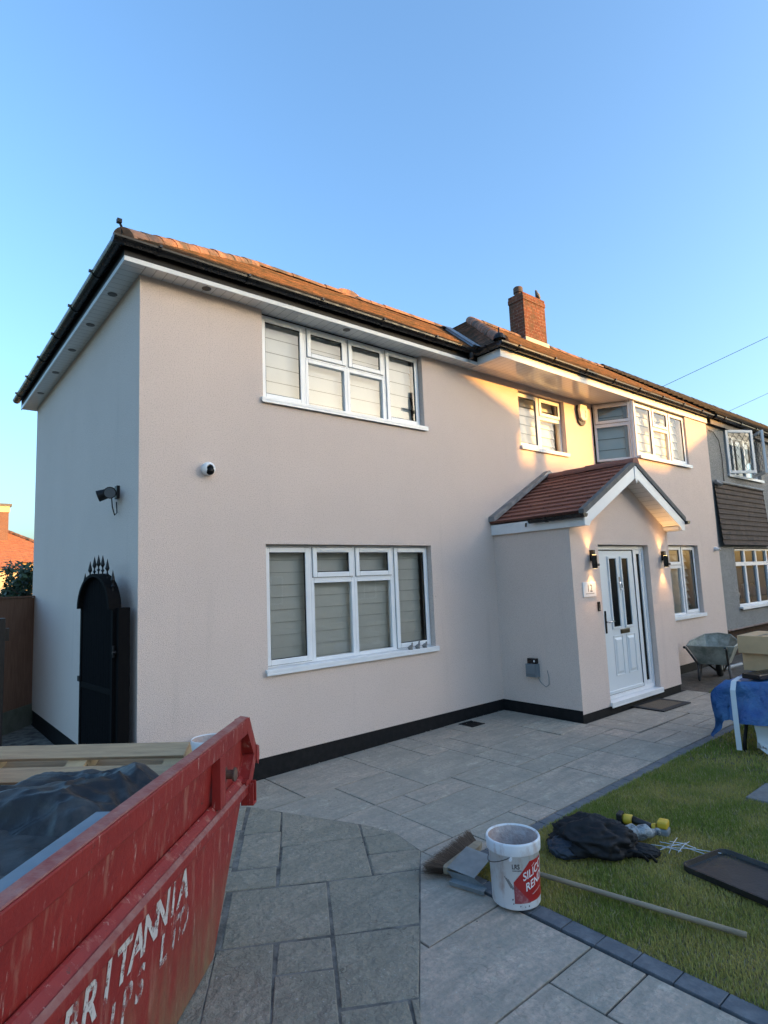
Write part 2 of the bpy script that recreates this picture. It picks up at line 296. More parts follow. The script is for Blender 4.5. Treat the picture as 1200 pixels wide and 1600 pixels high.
# older paving: clipped to its convex outline, laid at an angle
cut=[(.30,-.02),(.76,-.56),(1.22,-1.59),(1.30,-1.93),(1.24,-2.26),(.10,-3.47),(-1.5,-5.15),(-3,-6.5),(-3,-.02)]
def clip(poly,cv):
    out=[Vector(p) for p in poly]; c0=Vector((sum(p[0] for p in cv)/len(cv),sum(p[1] for p in cv)/len(cv)))
    for i in range(len(cv)):
        a=Vector(cv[i]); b_=Vector(cv[(i+1)%len(cv)]); nn=Vector((-(b_-a).y,(b_-a).x)); 
        if nn.dot(c0-a)<0: nn=-nn
        new=[]
        for j in range(len(out)):
            p=out[j]; q=out[(j+1)%len(out)]; dp=nn.dot(p-a); dq=nn.dot(q-a)
            if dp>=0: new.append(p)
            if (dp>=0)!=(dq>=0): new.append(p+(q-p)*(dp/(dp-dq)))
        out=new
        if len(out)<3: return None
    return [tuple(p) for p in out]
aU=Vector((.52,.854)); bU=Vector((.854,-.52))
OLD=[(-.69,-.05,.96,1.25),(-1.27,-.69,.96,1.25),(-1.55,-1.27,.66,1.25),(-.97,-.2,1.25,1.86),(-1.55,-.97,1.25,1.86),(-.97,-.6,1.86,2.3),(-1.26,-.97,1.86,2.4),(-1.55,-1.26,1.86,2.5),
(-2.15,-1.55,.96,1.56),(-2.15,-1.55,1.56,2.3),(-2.42,-2.15,1.26,1.56),(-3.0,-2.42,1.26,1.56),(-2.75,-2.15,.66,1.26-.32+.02),(-2.75,-2.15,.94,1.26),(-2.72,-2.15,1.56,2.2),(-3.3,-2.72,1.56,1.88),(-3.3,-2.72,1.88,2.3),(-3.35,-2.75,.94,1.26),(-3.6,-3.0,1.26,1.56),(-3.9,-3.3,1.56,2.2),(-4.2,-3.35,.94,1.56)]
covered=[(r[0],r[1],r[2],r[3]) for r in OLD]
uu=-6.0
while uu<2.2:
    vv=-2.5
    while vv<.95:
        w_=random.choice((.3,.6,.6,.9)); OLD.append((uu,uu+.3*2,vv,min(vv+w_,.94 if uu>-4.2 else 2.5))); vv+=w_
    uu+=.6
polys=[]
for (ua,ub,va,vb) in OLD:
    if vb-va<.05: continue
    P=[aU*ua+bU*va,aU*ua+bU*vb,aU*ub+bU*vb,aU*ub+bU*va]; 
    q=clip([tuple(p) for p in P],cut)
    if q: q=[(p[0]+random.uniform(-.006,.006),p[1]+random.uniform(-.006,.006)) for p in q]; polys.append(q[::-1] if (Vector(q[1])-Vector(q[0])).cross(Vector(q[2])-Vector(q[1]))<0 else q)
b=MB(); b.add([(p[0],p[1],gz(p[0])+.002) for p in cut],[tuple(range(len(cut)))]); struct(b.build('driveway_bed',M_grout_old))
slab_mesh(polys,'driveway',M_slab_old,top=.009,inset=.0065,bev=.012)
# kerb edging
polys=[]; x=1.14
while x<8.1: polys.append([(x,-2.665),(x+.21,-2.665),(x+.21,-2.56),(x,-2.56)]); x+=.21
y=-2.665
while y>-6.2: polys.append([(1.14,y-.2),(1.255,y-.2),(1.255,y),(1.14,y)]); y-=.2
slab_mesh(polys,'kerb',M_kerb,top=.004,inset=.003)
# lawn soil and grass
ground_patch('lawn_soil',1.26,16,-9,-2.67,-.004,mat('lawn_soil',(.10,.095,.045),.95,col2=(.19,.15,.08),nscale=5,bump=.8,bscale=60,bdist=.02))
M_grass=mat('grass_blades',rough=.75,spec=.25); at=N(M_grass,'ShaderNodeAttribute'); at.attribute_name='tint'; BC(M_grass,at.outputs['Color'])
def grass(name,n,xr,yr,h,wd,seed,excl=None,density=None):
    rnd=random.Random(seed); vs=[];fs=[];cols=[]
    k=0
    while k<n:
        x=rnd.uniform(*xr); y=rnd.uniform(*yr)
        if excl and excl(x,y): continue
        if density and rnd.random()>density(x,y): continue
        k+=1
        pz=noise.noise(Vector((x*1.6,y*1.6,0)))+.5*noise.noise(Vector((x*5,y*5,3))); hh=h*rnd.uniform(.5,1.2)*(1+.35*pz)
        a=rnd.uniform(0,2*PI); ln=rnd.uniform(.1,.9)*hh; la=rnd.uniform(0,2*PI) if rnd.random()<.6 else rnd.gauss(.6,.6)
        dx,dy=math.cos(a)*wd/2,math.sin(a)*wd/2; z=gz(x)-.004; bx=len(vs); mx,my=math.cos(la)*ln,math.sin(la)*ln
        vs+=[(x-dx,y-dy,z),(x+dx,y+dy,z),(x+dx*.7+mx*.35,y+dy*.7+my*.35,z+hh*.6),(x-dx*.7+mx*.35,y-dy*.7+my*.35,z+hh*.6),(x+mx,y+my,z+hh)]
        fs+=[(bx,bx+1,bx+2,bx+3),(bx+3,bx+2,bx+4)]
        t=rnd.random(); dry=max(0,min(1,.38-pz*1.3+.5*max(0,noise.noise(Vector((x*.8,y*.8,9))))+rnd.gauss(0,.22)))
        if t<.07: cc=(.42,.34,.19)
        else: cc=(.165+.23*dry+.05*t,.195+.12*dry+.06*t,.040+.055*dry)
        cols+=[cc]*2
    me=bpy.data.meshes.new(name); me.from_pydata(vs,[],fs); me.materials.append(M_grass)
    at=me.attributes.new('tint','FLOAT_COLOR','FACE')
    flat=[]; 
    for cc in cols: flat+=[cc[0],cc[1],cc[2],1]
    at.data.foreach_set('color',flat); me.update(); o=bpy.data.objects.new(name,me); COL.objects.link(o); return struct(o,'stuff')
def exl(x,y): return (3.65<x<4.13 and -3.99<y<-3.49)
grass('lawn_grass',170000,(1.25,4.3),(-5.4,-2.655),.026,.0042,1,exl,lambda x,y:1 if x<3.2 else .7)
grass('lawn_grass',100000,(4.3,9.5),(-6.5,-2.66),.028,.009,2)
grass('grass_tuft',5000,(7.75,9.0),(-2.5,-1.35),.05,.010,3,lambda x,y: noise.noise(Vector((x*2.0,y*3,5)))<-.05 or y>-1.45+.12*math.sin(x*5))
# ------------------------------------------------------------------ windows
def ring(b,u0,u1,z0,z1,w,d0,d1,M,mi=0):
    b.box(u0,u0+w,d0,d1,z0,z1,mi,M); b.box(u1-w,u1,d0,d1,z0,z1,mi,M); b.box(u0+w,u1-w,d0,d1,z0,z0+w,mi,M); b.box(u0+w,u1-w,d0,d1,z1-w,z1,mi,M)
def window(parent,M,W,z0,z1,cells,sill=None,blind=None,gap=.11,sill_ext=.03,phase=0,name='window',backing=True,frw=.042,glassm=None,tilt=.18):
    """M maps (along wall, depth inwards, up) to the world. cells: (u0,u1,za,zb,opens,vent)"""
    f=MB()
    for c in cells: ring(f,c[0],c[1],c[2],c[3],frw,0,.06,M)
    win=f.build(name,M_upvc,parent,bevel=.004)
    for c in cells:
        u0,u1,za,zb=c[:4]; i=frw-.008; d=.03
        if c[4]:
            s=MB(); ring(s,u0+.022,u1-.022,za+.022,zb-.022,.056,-.016,-.0005,M); s.build('sash',M_upvc,win,bevel=.006)
            q=MB(); ring(q,u0+.0175,u1-.0175,za+.0175,zb-.0175,.0048,-.0012,.0002,M); q.build('seal',M_rubber,win); i=.078; d=-.002
        k=MB(); ring(k,u0+i-.001,u1-i+.001,za+i-.001,zb-i+.001,.008,d-.003 if c[4] else d-.028,d+.012,M); k.build('gasket',M_rubber,win)
        p=MB(); p.add([(u0+i,d+.004,za+i),(u1-i,d+.004,za+i),(u1-i,d+.004,zb-i),(u0+i,d+.004,zb-i)],[(0,1,2,3)],0,M); p.build('pane',glassm or M_glass,win)
        if c[5]:
            v=MB(); v.box(u0+.13,u1-.13,-.026,-.0165,zb-.062,zb-.044,0,M); v.build('trickle_vent',M_upvc,win,bevel=.003)
    if blind:
        bl=MB(); ph=random.random()*gap
        cols=sorted(set((c[0],c[1]) for c in cells))
        spans=[(.04,W-.04)]
        for (a_,b_) in spans:
            z=z1-.02+phase; k=0
            while z>z0+.01:
                zz=max(z-gap+.003,z0+.005); zt=min(z,z1-.01)
                bl.add([(a_,.125,zz),(b_,.125,zz),(b_,.125+tilt*(zt-zz),zt),(a_,.125+tilt*(zt-zz),zt)],[(0,1,2,3)],0,M)
                z-=gap; k+=1
        bl.build('blind',blind,win)
    if backing:
        k=MB(); k.add([(.01,.20,z0),(W-.01,.20,z0),(W-.01,.20,z1),(.01,.20,z1)],[(0,1,2,3)],0,M); k.build('dark_room',M_blind_dk if blind else M_dark,win)
    if sill:
        s=MB(); e=sill_ext; s.box(-e,W+e,-sill,.055,z0-.036,z0-.002,0,M); s.box(-e,W+e,-sill,-sill+.018,z0-.062,z0-.036,0,M); s.build('sill',M_upvc,win,bevel=.004)
    return win
def wm(x,y,ang=0): return T(x,y,0)@Matrix.Rotation(ang,4,'Z')
# ------------------------------------------------------------------ the house
house=thing('rendered_house','pale pink rendered two storey house with white windows, gabled porch and clay tiled hipped roof','house',(4,0,0))
ZS,ZP=4.76,.046
def wallgrid(b,M,u0,u1,z0,z1,ops,depth):
    us=sorted(set([u0,u1]+[o[0] for o in ops]+[o[1] for o in ops])); zs=sorted(set([z0,z1]+[o[2] for o in ops]+[o[3] for o in ops]))
    for i in range(len(us)-1):
        for j in range(len(zs)-1):
            um=(us[i]+us[i+1])/2; zm=(zs[j]+zs[j+1])/2
            if any(o[0]<um<o[1] and o[2]<zm<o[3] for o in ops): continue
            b.add([(us[i],0,zs[j]),(us[i+1],0,zs[j]),(us[i+1],0,zs[j+1]),(us[i],0,zs[j+1])],[(0,1,2,3)],0,M)
    for (a,c,d,e) in ops:
        b.add([(a,0,d),(a,depth,d),(a,depth,e),(a,0,e)],[(0,1,2,3)],0,M); b.add([(c,0,d),(c,depth,d),(c,depth,e),(c,0,e)],[(0,1,2,3)],0,M)
        b.add([(a,0,d),(c,0,d),(c,depth,d),(a,depth,d)],[(0,1,2,3)],0,M); 
        if e<ZS: b.add([(a,0,e),(c,0,e),(c,depth,e),(a,depth,e)],[(0,1,2,3)],0,M)
I=Matrix.Identity(4)
b=MB()
wallgrid(b,I,0,7.88,ZP,ZS+.02,[(1.29,3.69,.838,2.185),(1.29,3.69,3.707,ZS+.02),(5.76,7.02,3.70,4.67)],.2)
spl=math.atan2(-.592,.37); Ls=math.hypot(.37,.592)
Msp=T(7.88,0,0)@Matrix.Rotation(spl,4,'Z')
wallgrid(b,Msp,0,Ls,ZP,3.665,[],.2)
wallgrid(b,T(8.25,-.592,0),0,3.05,ZP,ZS+.02,[(.0,2.06,3.707,ZS+.02),(.27,2.06,.838,2.185)],.2)
b.quad((0,0,ZP),(0,5.15,ZP),(0,5.15,ZS+.02),(0,0,ZS+.02)); b.quad((0,5.15,ZP),(11.3,5.15,ZP),(11.3,5.15,ZS+.02),(0,5.15,ZS+.02)); b.quad((11.3,-.592,ZP),(11.3,5.15,ZP),(11.3,5.15,ZS+.02),(11.3,-.592,ZS+.02))
b.build('wall',M_wall,house)
# porch walls with gable
b=MB(); PX0,PX1,PY=4.957,7.66,-1.243; pc=(PX0+PX1)/2; ZA=2.36
wallgrid(b,T(0,PY,0),PX0,PX1,ZP,ZA,[(5.61,7.0,.0,2.12)],.16)
b.quad((PX0,PY,ZA),(PX1,PY,ZA),(PX1,PY,ZA),(PX0,PY,ZA)); b.add([(PX0,PY,ZA),(PX1,PY,ZA),(pc,PY,3.10)],[(0,1,2)])
b.quad((PX0,0,ZP),(PX0,PY,ZP),(PX0,PY,ZA+.05),(PX0,0,ZA+.05)); b.quad((PX1,0,ZP),(PX1,PY,ZP),(PX1,PY,ZA+.05),(PX1,0,ZA+.05))
b.build('porch_wall',M_wall,house)
b=MB(); e=.010
def plin(x0,x1,y0,y1): b.box(x0,x1,y0,y1,-.3,ZP)
plin(e,PX0+e,e,.2); plin(e,.2,.2,5.15); plin(PX0+e,PX0+.2,PY+e,.2); plin(PX0+.2,PX1-e,PY+e,PY+.2); plin(PX1-.2,PX1-e,PY+.2,.2)
plin(8.2,11.29,-.592+e,-.4)
b.build('plinth',M_plinth,house)
# windows: recess .085 deep
def cells4(z0,z1,zt,v=True): return [(0,.6,z0,z1,1,0),(.6,1.2,zt,z1,1,v),(1.2,1.8,zt,z1,1,v),(.6,1.2,z0,zt,0,0),(1.2,1.8,z0,zt,0,0),(1.8,2.4,z0,z1,1,0)]
window(house,wm(1.29,.085),2.4,.90,2.178,cells4(.90,2.178,1.80),sill=.125,blind=M_blind_lo,gap=.135,tilt=.12)
window(house,wm(1.29,.085),2.4,3.77,ZS-.015,cells4(3.77,ZS-.015,4.36),sill=.125,blind=M_blind,gap=.17,tilt=.08)
window(house,wm(5.765,.085),1.25,3.76,4.665,[(0,.62,3.76,4.665,1,0),(.62,1.25,4.33,4.665,1,1),(.62,1.25,3.76,4.33,0,0)],sill=.125,blind=M_blind,gap=.15)
window(house,wm(8.525,-.507),1.785,.90,2.178,[(0,.59,.90,2.178,1,0),(.59,1.19,1.80,2.178,1,0),(.59,1.19,.90,1.80,0,0),(1.19,1.785,.90,2.178,1,0)],sill=.125,blind=M_blind_lo,gap=.14,tilt=.5)
# bay upstairs: front and splayed side
window(house,wm(8.31,-.545),2.0,3.76,ZS-.015,[(0,.68,3.76,ZS-.015,1,0),(.68,1.33,4.36,ZS-.015,1,1),(.68,1.33,3.76,4.36,0,0),(1.33,2.0,3.76,ZS-.015,1,0)],sill=.10,blind=M_blind,gap=.16,name='bay_window')
window(house,Msp@T(.03,.03,0),Ls-.04,3.70,ZS-.015,[(0,Ls-.05,4.36,ZS-.015,1,0),(0,Ls-.05,3.70,4.36,0,0)],sill=None,blind=M_blind,gap=.2,name='bay_window')
b=MB()
for k,(dx,dy,rr) in enumerate([(0,0,.030),(-.022,.045,.016),(.040,-.012,.018),(-.03,.075,.012)]): b.tube([(8.26+dx,-.555+dy,3.70),(8.26+dx,-.555+dy,ZS)],rr,8)
b.build('bay_corner_post',M_upvc,house)
# soffit, fascia, gutters
OV=.19
b=MB()
b.box(-OV,0-.001,-OV,5.15+OV,ZS,ZS+.012,1); b.box(0,4.62,-OV,.09,ZS,ZS+.012,0); b.box(4.62,8.6,-.60,.09,ZS,ZS+.012,0); b.box(8.6,11.3,-.60,-.46,ZS,ZS+.012,0); b.box(0,7,5.15,5.15+OV,ZS,ZS+.012,0)
b.build('soffit',[M_soffit,M_soffit_y],house)
b=MB()
b.box(-OV-.012,-OV,-OV-.012,5.15+OV+.012,ZS-.012,ZS+.035); b.box(-OV,4.60,-OV-.012,-OV,ZS-.012,ZS+.035); b.box(4.60,4.612,-.622,-OV-.012,ZS-.012,ZS+.10); b.box(4.612,11.31,-.622,-.61,ZS-.012,ZS+.115)
b.box(4.612,4.64,-.61,0,ZS-.010,ZS-.002)
b.build('fascia_trim',M_upvc_d,house,bevel=.002)
b=MB(); b.box(-OV-.010,-OV+.002,-OV-.010,5.15+OV+.01,ZS+.035,ZS+.17); b.box(-OV,4.602,-OV-.010,-OV+.002,ZS+.035,ZS+.235); b.box(4.602,4.62,-.62,-OV-.010,ZS+.10,ZS+.17); b.box(4.612,11.31,-.62,-.605,ZS+.115,ZS+.255)
b.build('fascia_board',M_iron,house)
def gutter(parent,p0,p1,r=.056,brk=.9,name='gutter',m=None):
    p0=Vector(p0);p1=Vector(p1); d=(p1-p0); Lg=d.length; d.normalize(); side=d.cross(Vector((0,0,1)))
    b=MB(); n=10
    def prof(p,rr,k0=0,k1=n): return [tuple(p+side*math.cos(PI+PI*k/n)*rr+Vector((0,0,math.sin(PI+PI*k/n)*rr))) for k in range(k0,k1+1)]
    A=prof(p0,r);Bp=prof(p1,r);A2=prof(p0,r-.005);B2=prof(p1,r-.005)
    b.add(A+Bp,[(k,k+1,n+2+k,n+1+k) for k in range(n)]); b.add(A2+B2,[(k,k+1,n+2+k,n+1+k) for k in range(n)])
    for P in (A,Bp): b.add(P,[tuple(range(n+1))])
    g_=b.build(name,m or M_black,parent,smooth=False)
    t=brk*.45
    while t<Lg:
        bb=MB()
        for w_ in (0,):
            a=p0+d*(t-.018); c=p0+d*(t+.018); P=prof(a,r+.007);Q=prof(c,r+.007); Ra=prof(a,r-.003); Rb=prof(c,r-.003)
            bb.add(P+Q,[(k,k+1,n+2+k,n+1+k) for k in range(n)]); bb.add(P+Ra,[(k,k+1,n+2+k,n+1+k) for k in range(n)]); bb.add(Q+Rb,[(k,k+1,n+2+k,n+1+k) for k in range(n)])
            for e_ in (1,-1):
                for q in (a,c): pass
            bb.box(-.012,.012,-.02,.02,-.012,.012,0,frameM(p0+d*t+side*(r+.002)*1+Vector((0,0,.0)),d,side,(0,0,1))); bb.box(-.012,.012,-.02,.02,-.012,.012,0,frameM(p0+d*t-side*(r+.002),d,side,(0,0,1)))
        t+=brk
        bb.build('gutter_bracket',m or M_black,g_)
    return g_
ZG=ZS+.155
gutter(house,(-OV-.07,5.40,ZG),(-OV-.07,-OV-.07,ZG)); gutter(house,(-OV-.13,-OV-.07,ZG),(4.56,-OV-.07,ZG)); gutter(house,(4.54,-OV-.05,ZG),(4.54,-.69,ZG),brk=.5); gutter(house,(4.49,-.69,ZG),(11.4,-.69,ZG),brk=.85)
b=MB(); b.tube([(-OV-.03,-OV-.03,ZG+.03),(-OV-.05,-OV-.05,ZG+.12),(-OV-.07,-OV-.05,ZG+.16)],.011,6); b.box(-OV-.09,-OV-.05,-OV-.07,-OV-.03,ZG+.15,ZG+.185); b.build('hip_iron',M_iron,house)
b=MB(); b.tube([(4.40,-.262,ZG-.02),(4.40,-.262,ZG-.13)],.03,10); b.tube([(4.40,-.262,ZG-.06),(4.40,-.262,ZG-.10)],.038,10); b.build('gutter_outlet',M_black,house)
b=MB(); 
for q in ((4.52,-.68),): b.lathe([(.085,0),(.08,.04),(.055,.075),(.012,.10),(.012,.17),(0,.175)],14,0,T(q[0],q[1],ZG+.03))
b.build('hip_end_cap',M_iron,house)
for k,(x,y) in enumerate([(-.10,.55),(-.10,1.42),(-.10,2.3),(-.10,3.25),(-.10,4.3),(2.37,-.10),(.62,-.10)]):
    b=MB(); b.lathe([(.0,-.004),(.030,-.004),(.034,-.002),(.045,-.003),(.047,.0)],18,0,T(x,y,ZS-.001)); b.build('soffit_downlight',mat('downlight_ring',(.10,.10,.10),.3,metal=.7) if k==0 else bpy.data.materials['downlight_ring'],house)
# roofs as real courses
def courses(b,uvs,BL,BR,TL,TR,n,lift=.016,jit=.002):
    BL,BR,TL,TR=[Vector(p) for p in (BL,BR,TL,TR)]
    nrm=(BR-BL).cross(TL-BL).normalized(); 
    if nrm.length<.5: nrm=(BR-BL).cross(TR-BL).normalized()
    if nrm.z<0: nrm=-nrm
    if abs(nrm.z)<.1 and nrm.y>0: nrm=-nrm
    ax=(BR-BL).normalized(); sl=(TL-BL); sl=(sl-ax*sl.dot(ax)); S_=sl.length; 
    if S_<1e-3: sl=(TR-BL); sl=sl-ax*sl.dot(ax); S_=sl.length
    for i in range(n):
        t0=i/n; t1=min(1,(i+1.08)/n)
        a=BL.lerp(TL,t0); c=BR.lerp(TR,t0); a2=BL.lerp(TL,t1); c2=BR.lerp(TR,t1)
        seg=max(1,int((c-a).length/.33)); li=lift
        top=[];bot=[];tp=[]
        base=len(b.v); vs=[]
        for k in range(seg+1):
            s=k/seg; jj=li+random.uniform(-jit,jit)
            p=a.lerp(c,s)+nrm*jj; q=a.lerp(c,s)-nrm*.002; r_=a2.lerp(c2,s)+nrm*(jj*.12)
            for X_,vv in ((p,i/n),(q,i/n),(r_,(i+1)/n)):
                vs.append(tuple(X_)); uvs.append(((X_-BL).dot(ax),vv*S_))
        fs=[]
        for k in range(seg):
            j=3*k; fs+=[(j,j+3,j+5,j+2),(j+1,j+4,j+3,j)]
        b.add(vs,fs)
TE=.012; zE=4.955; ex=-OV-.045
b=MB();uvs=[]
hy=2.575; zr=6.87
courses(b,uvs,(ex,ex,zE+.01),(4.60,ex,zE+.01),(hy,hy,zr),(6.98,hy,zr),30)
courses(b,uvs,(ex,5.15-ex,zE),(ex,ex,zE),(hy,hy,zr),(hy,hy,zr),30)
courses(b,uvs,(11.3,5.15-ex,zE),(ex,5.15-ex,zE),(11.3,hy,zr),(hy,hy,zr),15)
hx0,hy0=4.57,-.69
courses(b,uvs,(hx0,hy0,zE),(11.42,hy0,zE),(7.0,1.95,zr+.01),(11.9,1.95,zr+.01),32)
courses(b,uvs,(11.9,4.64,zE),(7.0,4.64,zE),(11.9,1.95,zr),(7.0,1.95,zr),6)
courses(b,uvs,(hx0,2.8,zE),(hx0,hy0,zE),(7.0,2.8,zr),(7.0,1.95,zr+.01),32)
b.build('roof',M_tile,house,uv=uvs)
# hip and ridge tiles
def ridge_run(p0,p1,r=.105,seg=.32,name='ridge_tiles',m=None,parent=None,drop=.055,hmp=0):
    p0=Vector(p0);p1=Vector(p1); n_=max(1,int((p1-p0).length/seg)); b=MB(); d=(p1-p0).normalized(); s=d.cross(Vector((0,0,1))).normalized(); up=s.cross(d)
    for i in range(n_):
        a=p0.lerp(p1,i/n_); c=p0.lerp(p1,(i+1.05)/n_); rr=r*random.uniform(.97,1.05); off=Vector((0,0,-drop+random.uniform(-.004,.004)))
        K=10; A=[a+off+(s*math.cos(PI*k/K)+up*math.sin(PI*k/K))*rr*1.04 for k in range(K+1)]; Cc=[c+off+(s*math.cos(PI*k/K)+up*math.sin(PI*k/K))*rr*.97 for k in range(K+1)]
        b.add([tuple(x) for x in A+Cc],[(k,k+1,K+2+k,K+1+k) for k in range(K)]+[tuple(range(K+1))]+[tuple(range(K+1,2*K+2))])
    return b.build(name,m or M_ridge,parent)
ridge_run((ex+.02,ex+.02,zE+.035),(hy,hy,zr+.03),parent=house,name='hip_tiles',r=.10); ridge_run((hy,hy,zr+.035),(6.9,hy,zr+.035),parent=house,r=.09)
ridge_run((hx0+.02,hy0+.02,zE+.03),(7.0,1.95,zr+.03),parent=house,name='hip_tiles',r=.09); ridge_run((7.0,1.95,zr+.03),(11.9,1.95,zr+.03),parent=house,r=.09)
b=MB(); b.lathe([(.10,-.05),(.095,.05),(.07,.085),(0,.10)],14,0,T(4.42,hy,zr+.02)@Matrix.Scale(2.6,4,(1,0,0))); b.build('ridge_vent',mat('orange_ridge_vent',(.42,.20,.10),.85),house)
b=MB(); b.tube([(4.52,-.24,zE+.035),(6.95,2.56,zr+.03)],.045,4); b.add([(4.42,-.30,zE+.03),(4.64,-.30,zE+.035),(7.02,2.5,zr+.05),(6.8,2.5,zr+.04)],[(0,1,2,3)]); b.build('valley_lead',M_lead,house)
# chimney
b=MB();uvs=[]
cx0,cx1,cy0,cy1,cz0,cz1=8.58,9.36,1.78,2.17,6.5,7.86
def ubox(b,uvs,x0,x1,y0,y1,z0,z1):
    for (A,B_,ua,ub) in (((x0,y0),(x1,y0),0,x1-x0),((x1,y0),(x1,y1),0,y1-y0),((x1,y1),(x0,y1),0,x1-x0),((x0,y1),(x0,y0),0,y1-y0)):
        b.add([(A[0],A[1],z0),(B_[0],B_[1],z0),(B_[0],B_[1],z1),(A[0],A[1],z1)],[(0,1,2,3)]); uvs+=[(ua,z0),(ub,z0),(ub,z1),(ua,z1)]
    b.add([(x0,y0,z1),(x1,y0,z1),(x1,y1,z1),(x0,y1,z1)],[(0,1,2,3)]); uvs+=[(0,0),(1,0),(1,1),(0,1)]
ubox(b,uvs,cx0,cx1,cy0,cy1,cz0,cz1-.16); ubox(b,uvs,cx0-.012,cx1+.012,cy0-.012,cy1+.012,cz1-.16,cz1-.07); ubox(b,uvs,cx0-.004,cx1+.004,cy0-.004,cy1+.004,cz1-.07,cz1)
ch=b.build('chimney',M_brick,house,uv=uvs)
b=MB(); b.box(cx0-.03,cx1+.03,cy0-.03,cy0-.012,6.64,6.84); b.build('front_flashing',mat('pale_mortar_flashing',(.55,.50,.40),.9,bump=.4,bscale=40),ch)
b=MB(); 
for k in range(3): b.box(cx0-.016,cx0-.003,cy0+.0+k*.13,cy0+.13+k*.13,6.55,6.93+.08*k-.09)
b.build('stepped_flashing',M_lead,ch)
b=MB(); b.lathe([(.10,0),(.085,.02),(.085,.10),(.105,.11),(.105,.22),(.09,.24),(.09,.12)],16,0,T(cx0+.17,cy1-.15,cz1)); b.build('chimney_pot',mat('sooty_pot',(.05,.04,.035),.8,col2=(.14,.09,.06),nscale=8),ch)
# porch roof
pe0,pe1=4.90,7.72; zpe=2.50; zpr=3.26; yf=-1.50
b=MB();uvs=[]
courses(b,uvs,(pe0,0,zpe),(pe0,yf,zpe),(pc,0,zpr),(pc,yf,zpr),11,lift=.032,jit=.001); courses(b,uvs,(pe1,yf,zpe),(pe1,0,zpe),(pc,yf,zpr),(pc,0,zpr),11,lift=.032,jit=.001)
b.build('porch_roof',M_tile_porch,house,uv=uvs)
ridge_run((pc,.0,zpr+.045),(pc,yf-.01,zpr+.045),r=.085,seg=.36,parent=house,name='porch_ridge_tiles',m=M_ridge_porch,drop=.05)
b=MB(); sl=(zpr-zpe)/(pc-pe0)
for sx,xa in ((1,pe0),(-1,pe1)):
    b.prism([(xa-.02*sx,zpe-.035),(pc,zpr-.03),(pc,zpr+.045),(xa-.02*sx,zpe+.04)],'y',yf-.022,yf+.05)
b.build('verge',M_mortar,house)
b=MB()
for sx,xa in ((1,pe0),(-1,pe1)): b.prism([(xa+.02*sx,zpe+.05),(pc,zpr+.08),(pc,zpr+.13),(xa-.03*sx,zpe+.10),(xa-.03*sx,zpe+.03)],'y',-.11,-.001)
b.build('abutment_flashing',M_lead,house)
b=MB()
dz=.165
for sx,xa in ((1,pe0),(-1,pe1)):
    b.prism([(xa+.015*sx,zpe-.04-.125),(xa+.115*sx,zpe-.04-.125),(xa+.16*sx,zpe-.11),(pc,zpr-.035-dz-.01),(pc,zpr-.032),(xa+.0*sx,zpe-.036)],'y',yf-.005,yf+.02)
b.prism([(pc-.035,zpr-.05),(pc+.035,zpr-.05),(pc+.035,zpr-.22),(pc,zpr-.30),(pc-.035,zpr-.22)],'y',yf-.014,yf-.0055)
b.build('bargeboard',M_upvc,house,bevel=.003)
b=MB(); b.box(pe0+.015,pe0+.03,yf+.021,-.001,zpe-.165,zpe-.02); b.box(pe0+.0305,PX0+.06,yf+.021,PY-.001,zpe-.164,zpe-.15); b.build('porch_fascia',M_upvc_d,house)
b=MB(); b.box(pe1-.03,pe1-.015,yf+.021,-.001,zpe-.165,zpe-.02); b.box(PX1-.06,pe1-.0305,yf+.021,PY-.001,zpe-.164,zpe-.15); b.build('porch_fascia',M_upvc_d,house)
b=MB()
for sx,xa in ((1,pe0+.17),(-1,pe1-.17)):
    z0_=zpe-.07; b.add([(xa,yf+.021,z0_-.02),(pc,yf+.021,zpr-.16),(pc,PY-.001,zpr-.16),(xa,PY-.001,z0_-.02)],[(0,1,2,3)])
for xa,xb in ((pe0+.02,pe0+.17),(pe1-.17,pe1-.02)): b.box(xa,xb,yf+.021,PY-.001,zpe-.149,zpe-.10)
b.build('porch_soffit',M_soffit,house)
gutter(house,(pe0-.045,-.72,zpe-.02),(pe0-.045,yf-.06,zpe-.02),brk=.6,r=.05); gutter(house,(pe1+.045,yf-.05,zpe-.02),(pe1+.045,-.6,zpe-.02),brk=.6,r=.05)
b=MB(); b.tube([(pe0+.008,-.62,zpe-.05),(pe0-.005,-.62,zpe-.10)],.012,6); b.build('gutter_hook',M_black,house)
# front door
dy=-1.17
door_f=MB(); M=T(0,dy,0)
ring(door_f,5.62,6.99,.05,2.11,.055,0,.07,M); door_f.box(6.672,6.72,0,.07,.105,2.055,0,M); 
fr=door_f.build('door_frame',M_upvc,house,bevel=.004)
b=MB(); b.box(5.60,7.02,PY-.035,dy+.05,.0,.048); b.box(5.60,7.02,PY-.035,PY-.02,-.02,.0); b.build('door_sill',M_upvc,house,bevel=.004)
b=MB(); ring(b,6.72,6.935,.105,2.055,.06,.01,.05,M); b.build('side_light',M_upvc,fr,bevel=.004)
b=MB(); b.box(6.785,6.87,.022,.03,.17,1.99,0,M); b.build('side_light_glass',M_darkglass,fr)
M_door=mat('pale_composite_door',(.70,.745,.76),.33,bump=.05,bscale=60,stretch=(1,1,.1))
dl=MB(); x0,x1,z0,z1=5.69,6.66,.11,2.04; dl.box(x0,x1,.012,.055,z0,z1,0,M)
for (a,c,zz0,zz1) in ((5.955,6.195,.96,1.96),(6.295,6.52,.96,1.96)): ring(dl,a,c,zz0,zz1,.028,-.006,.0118,M)
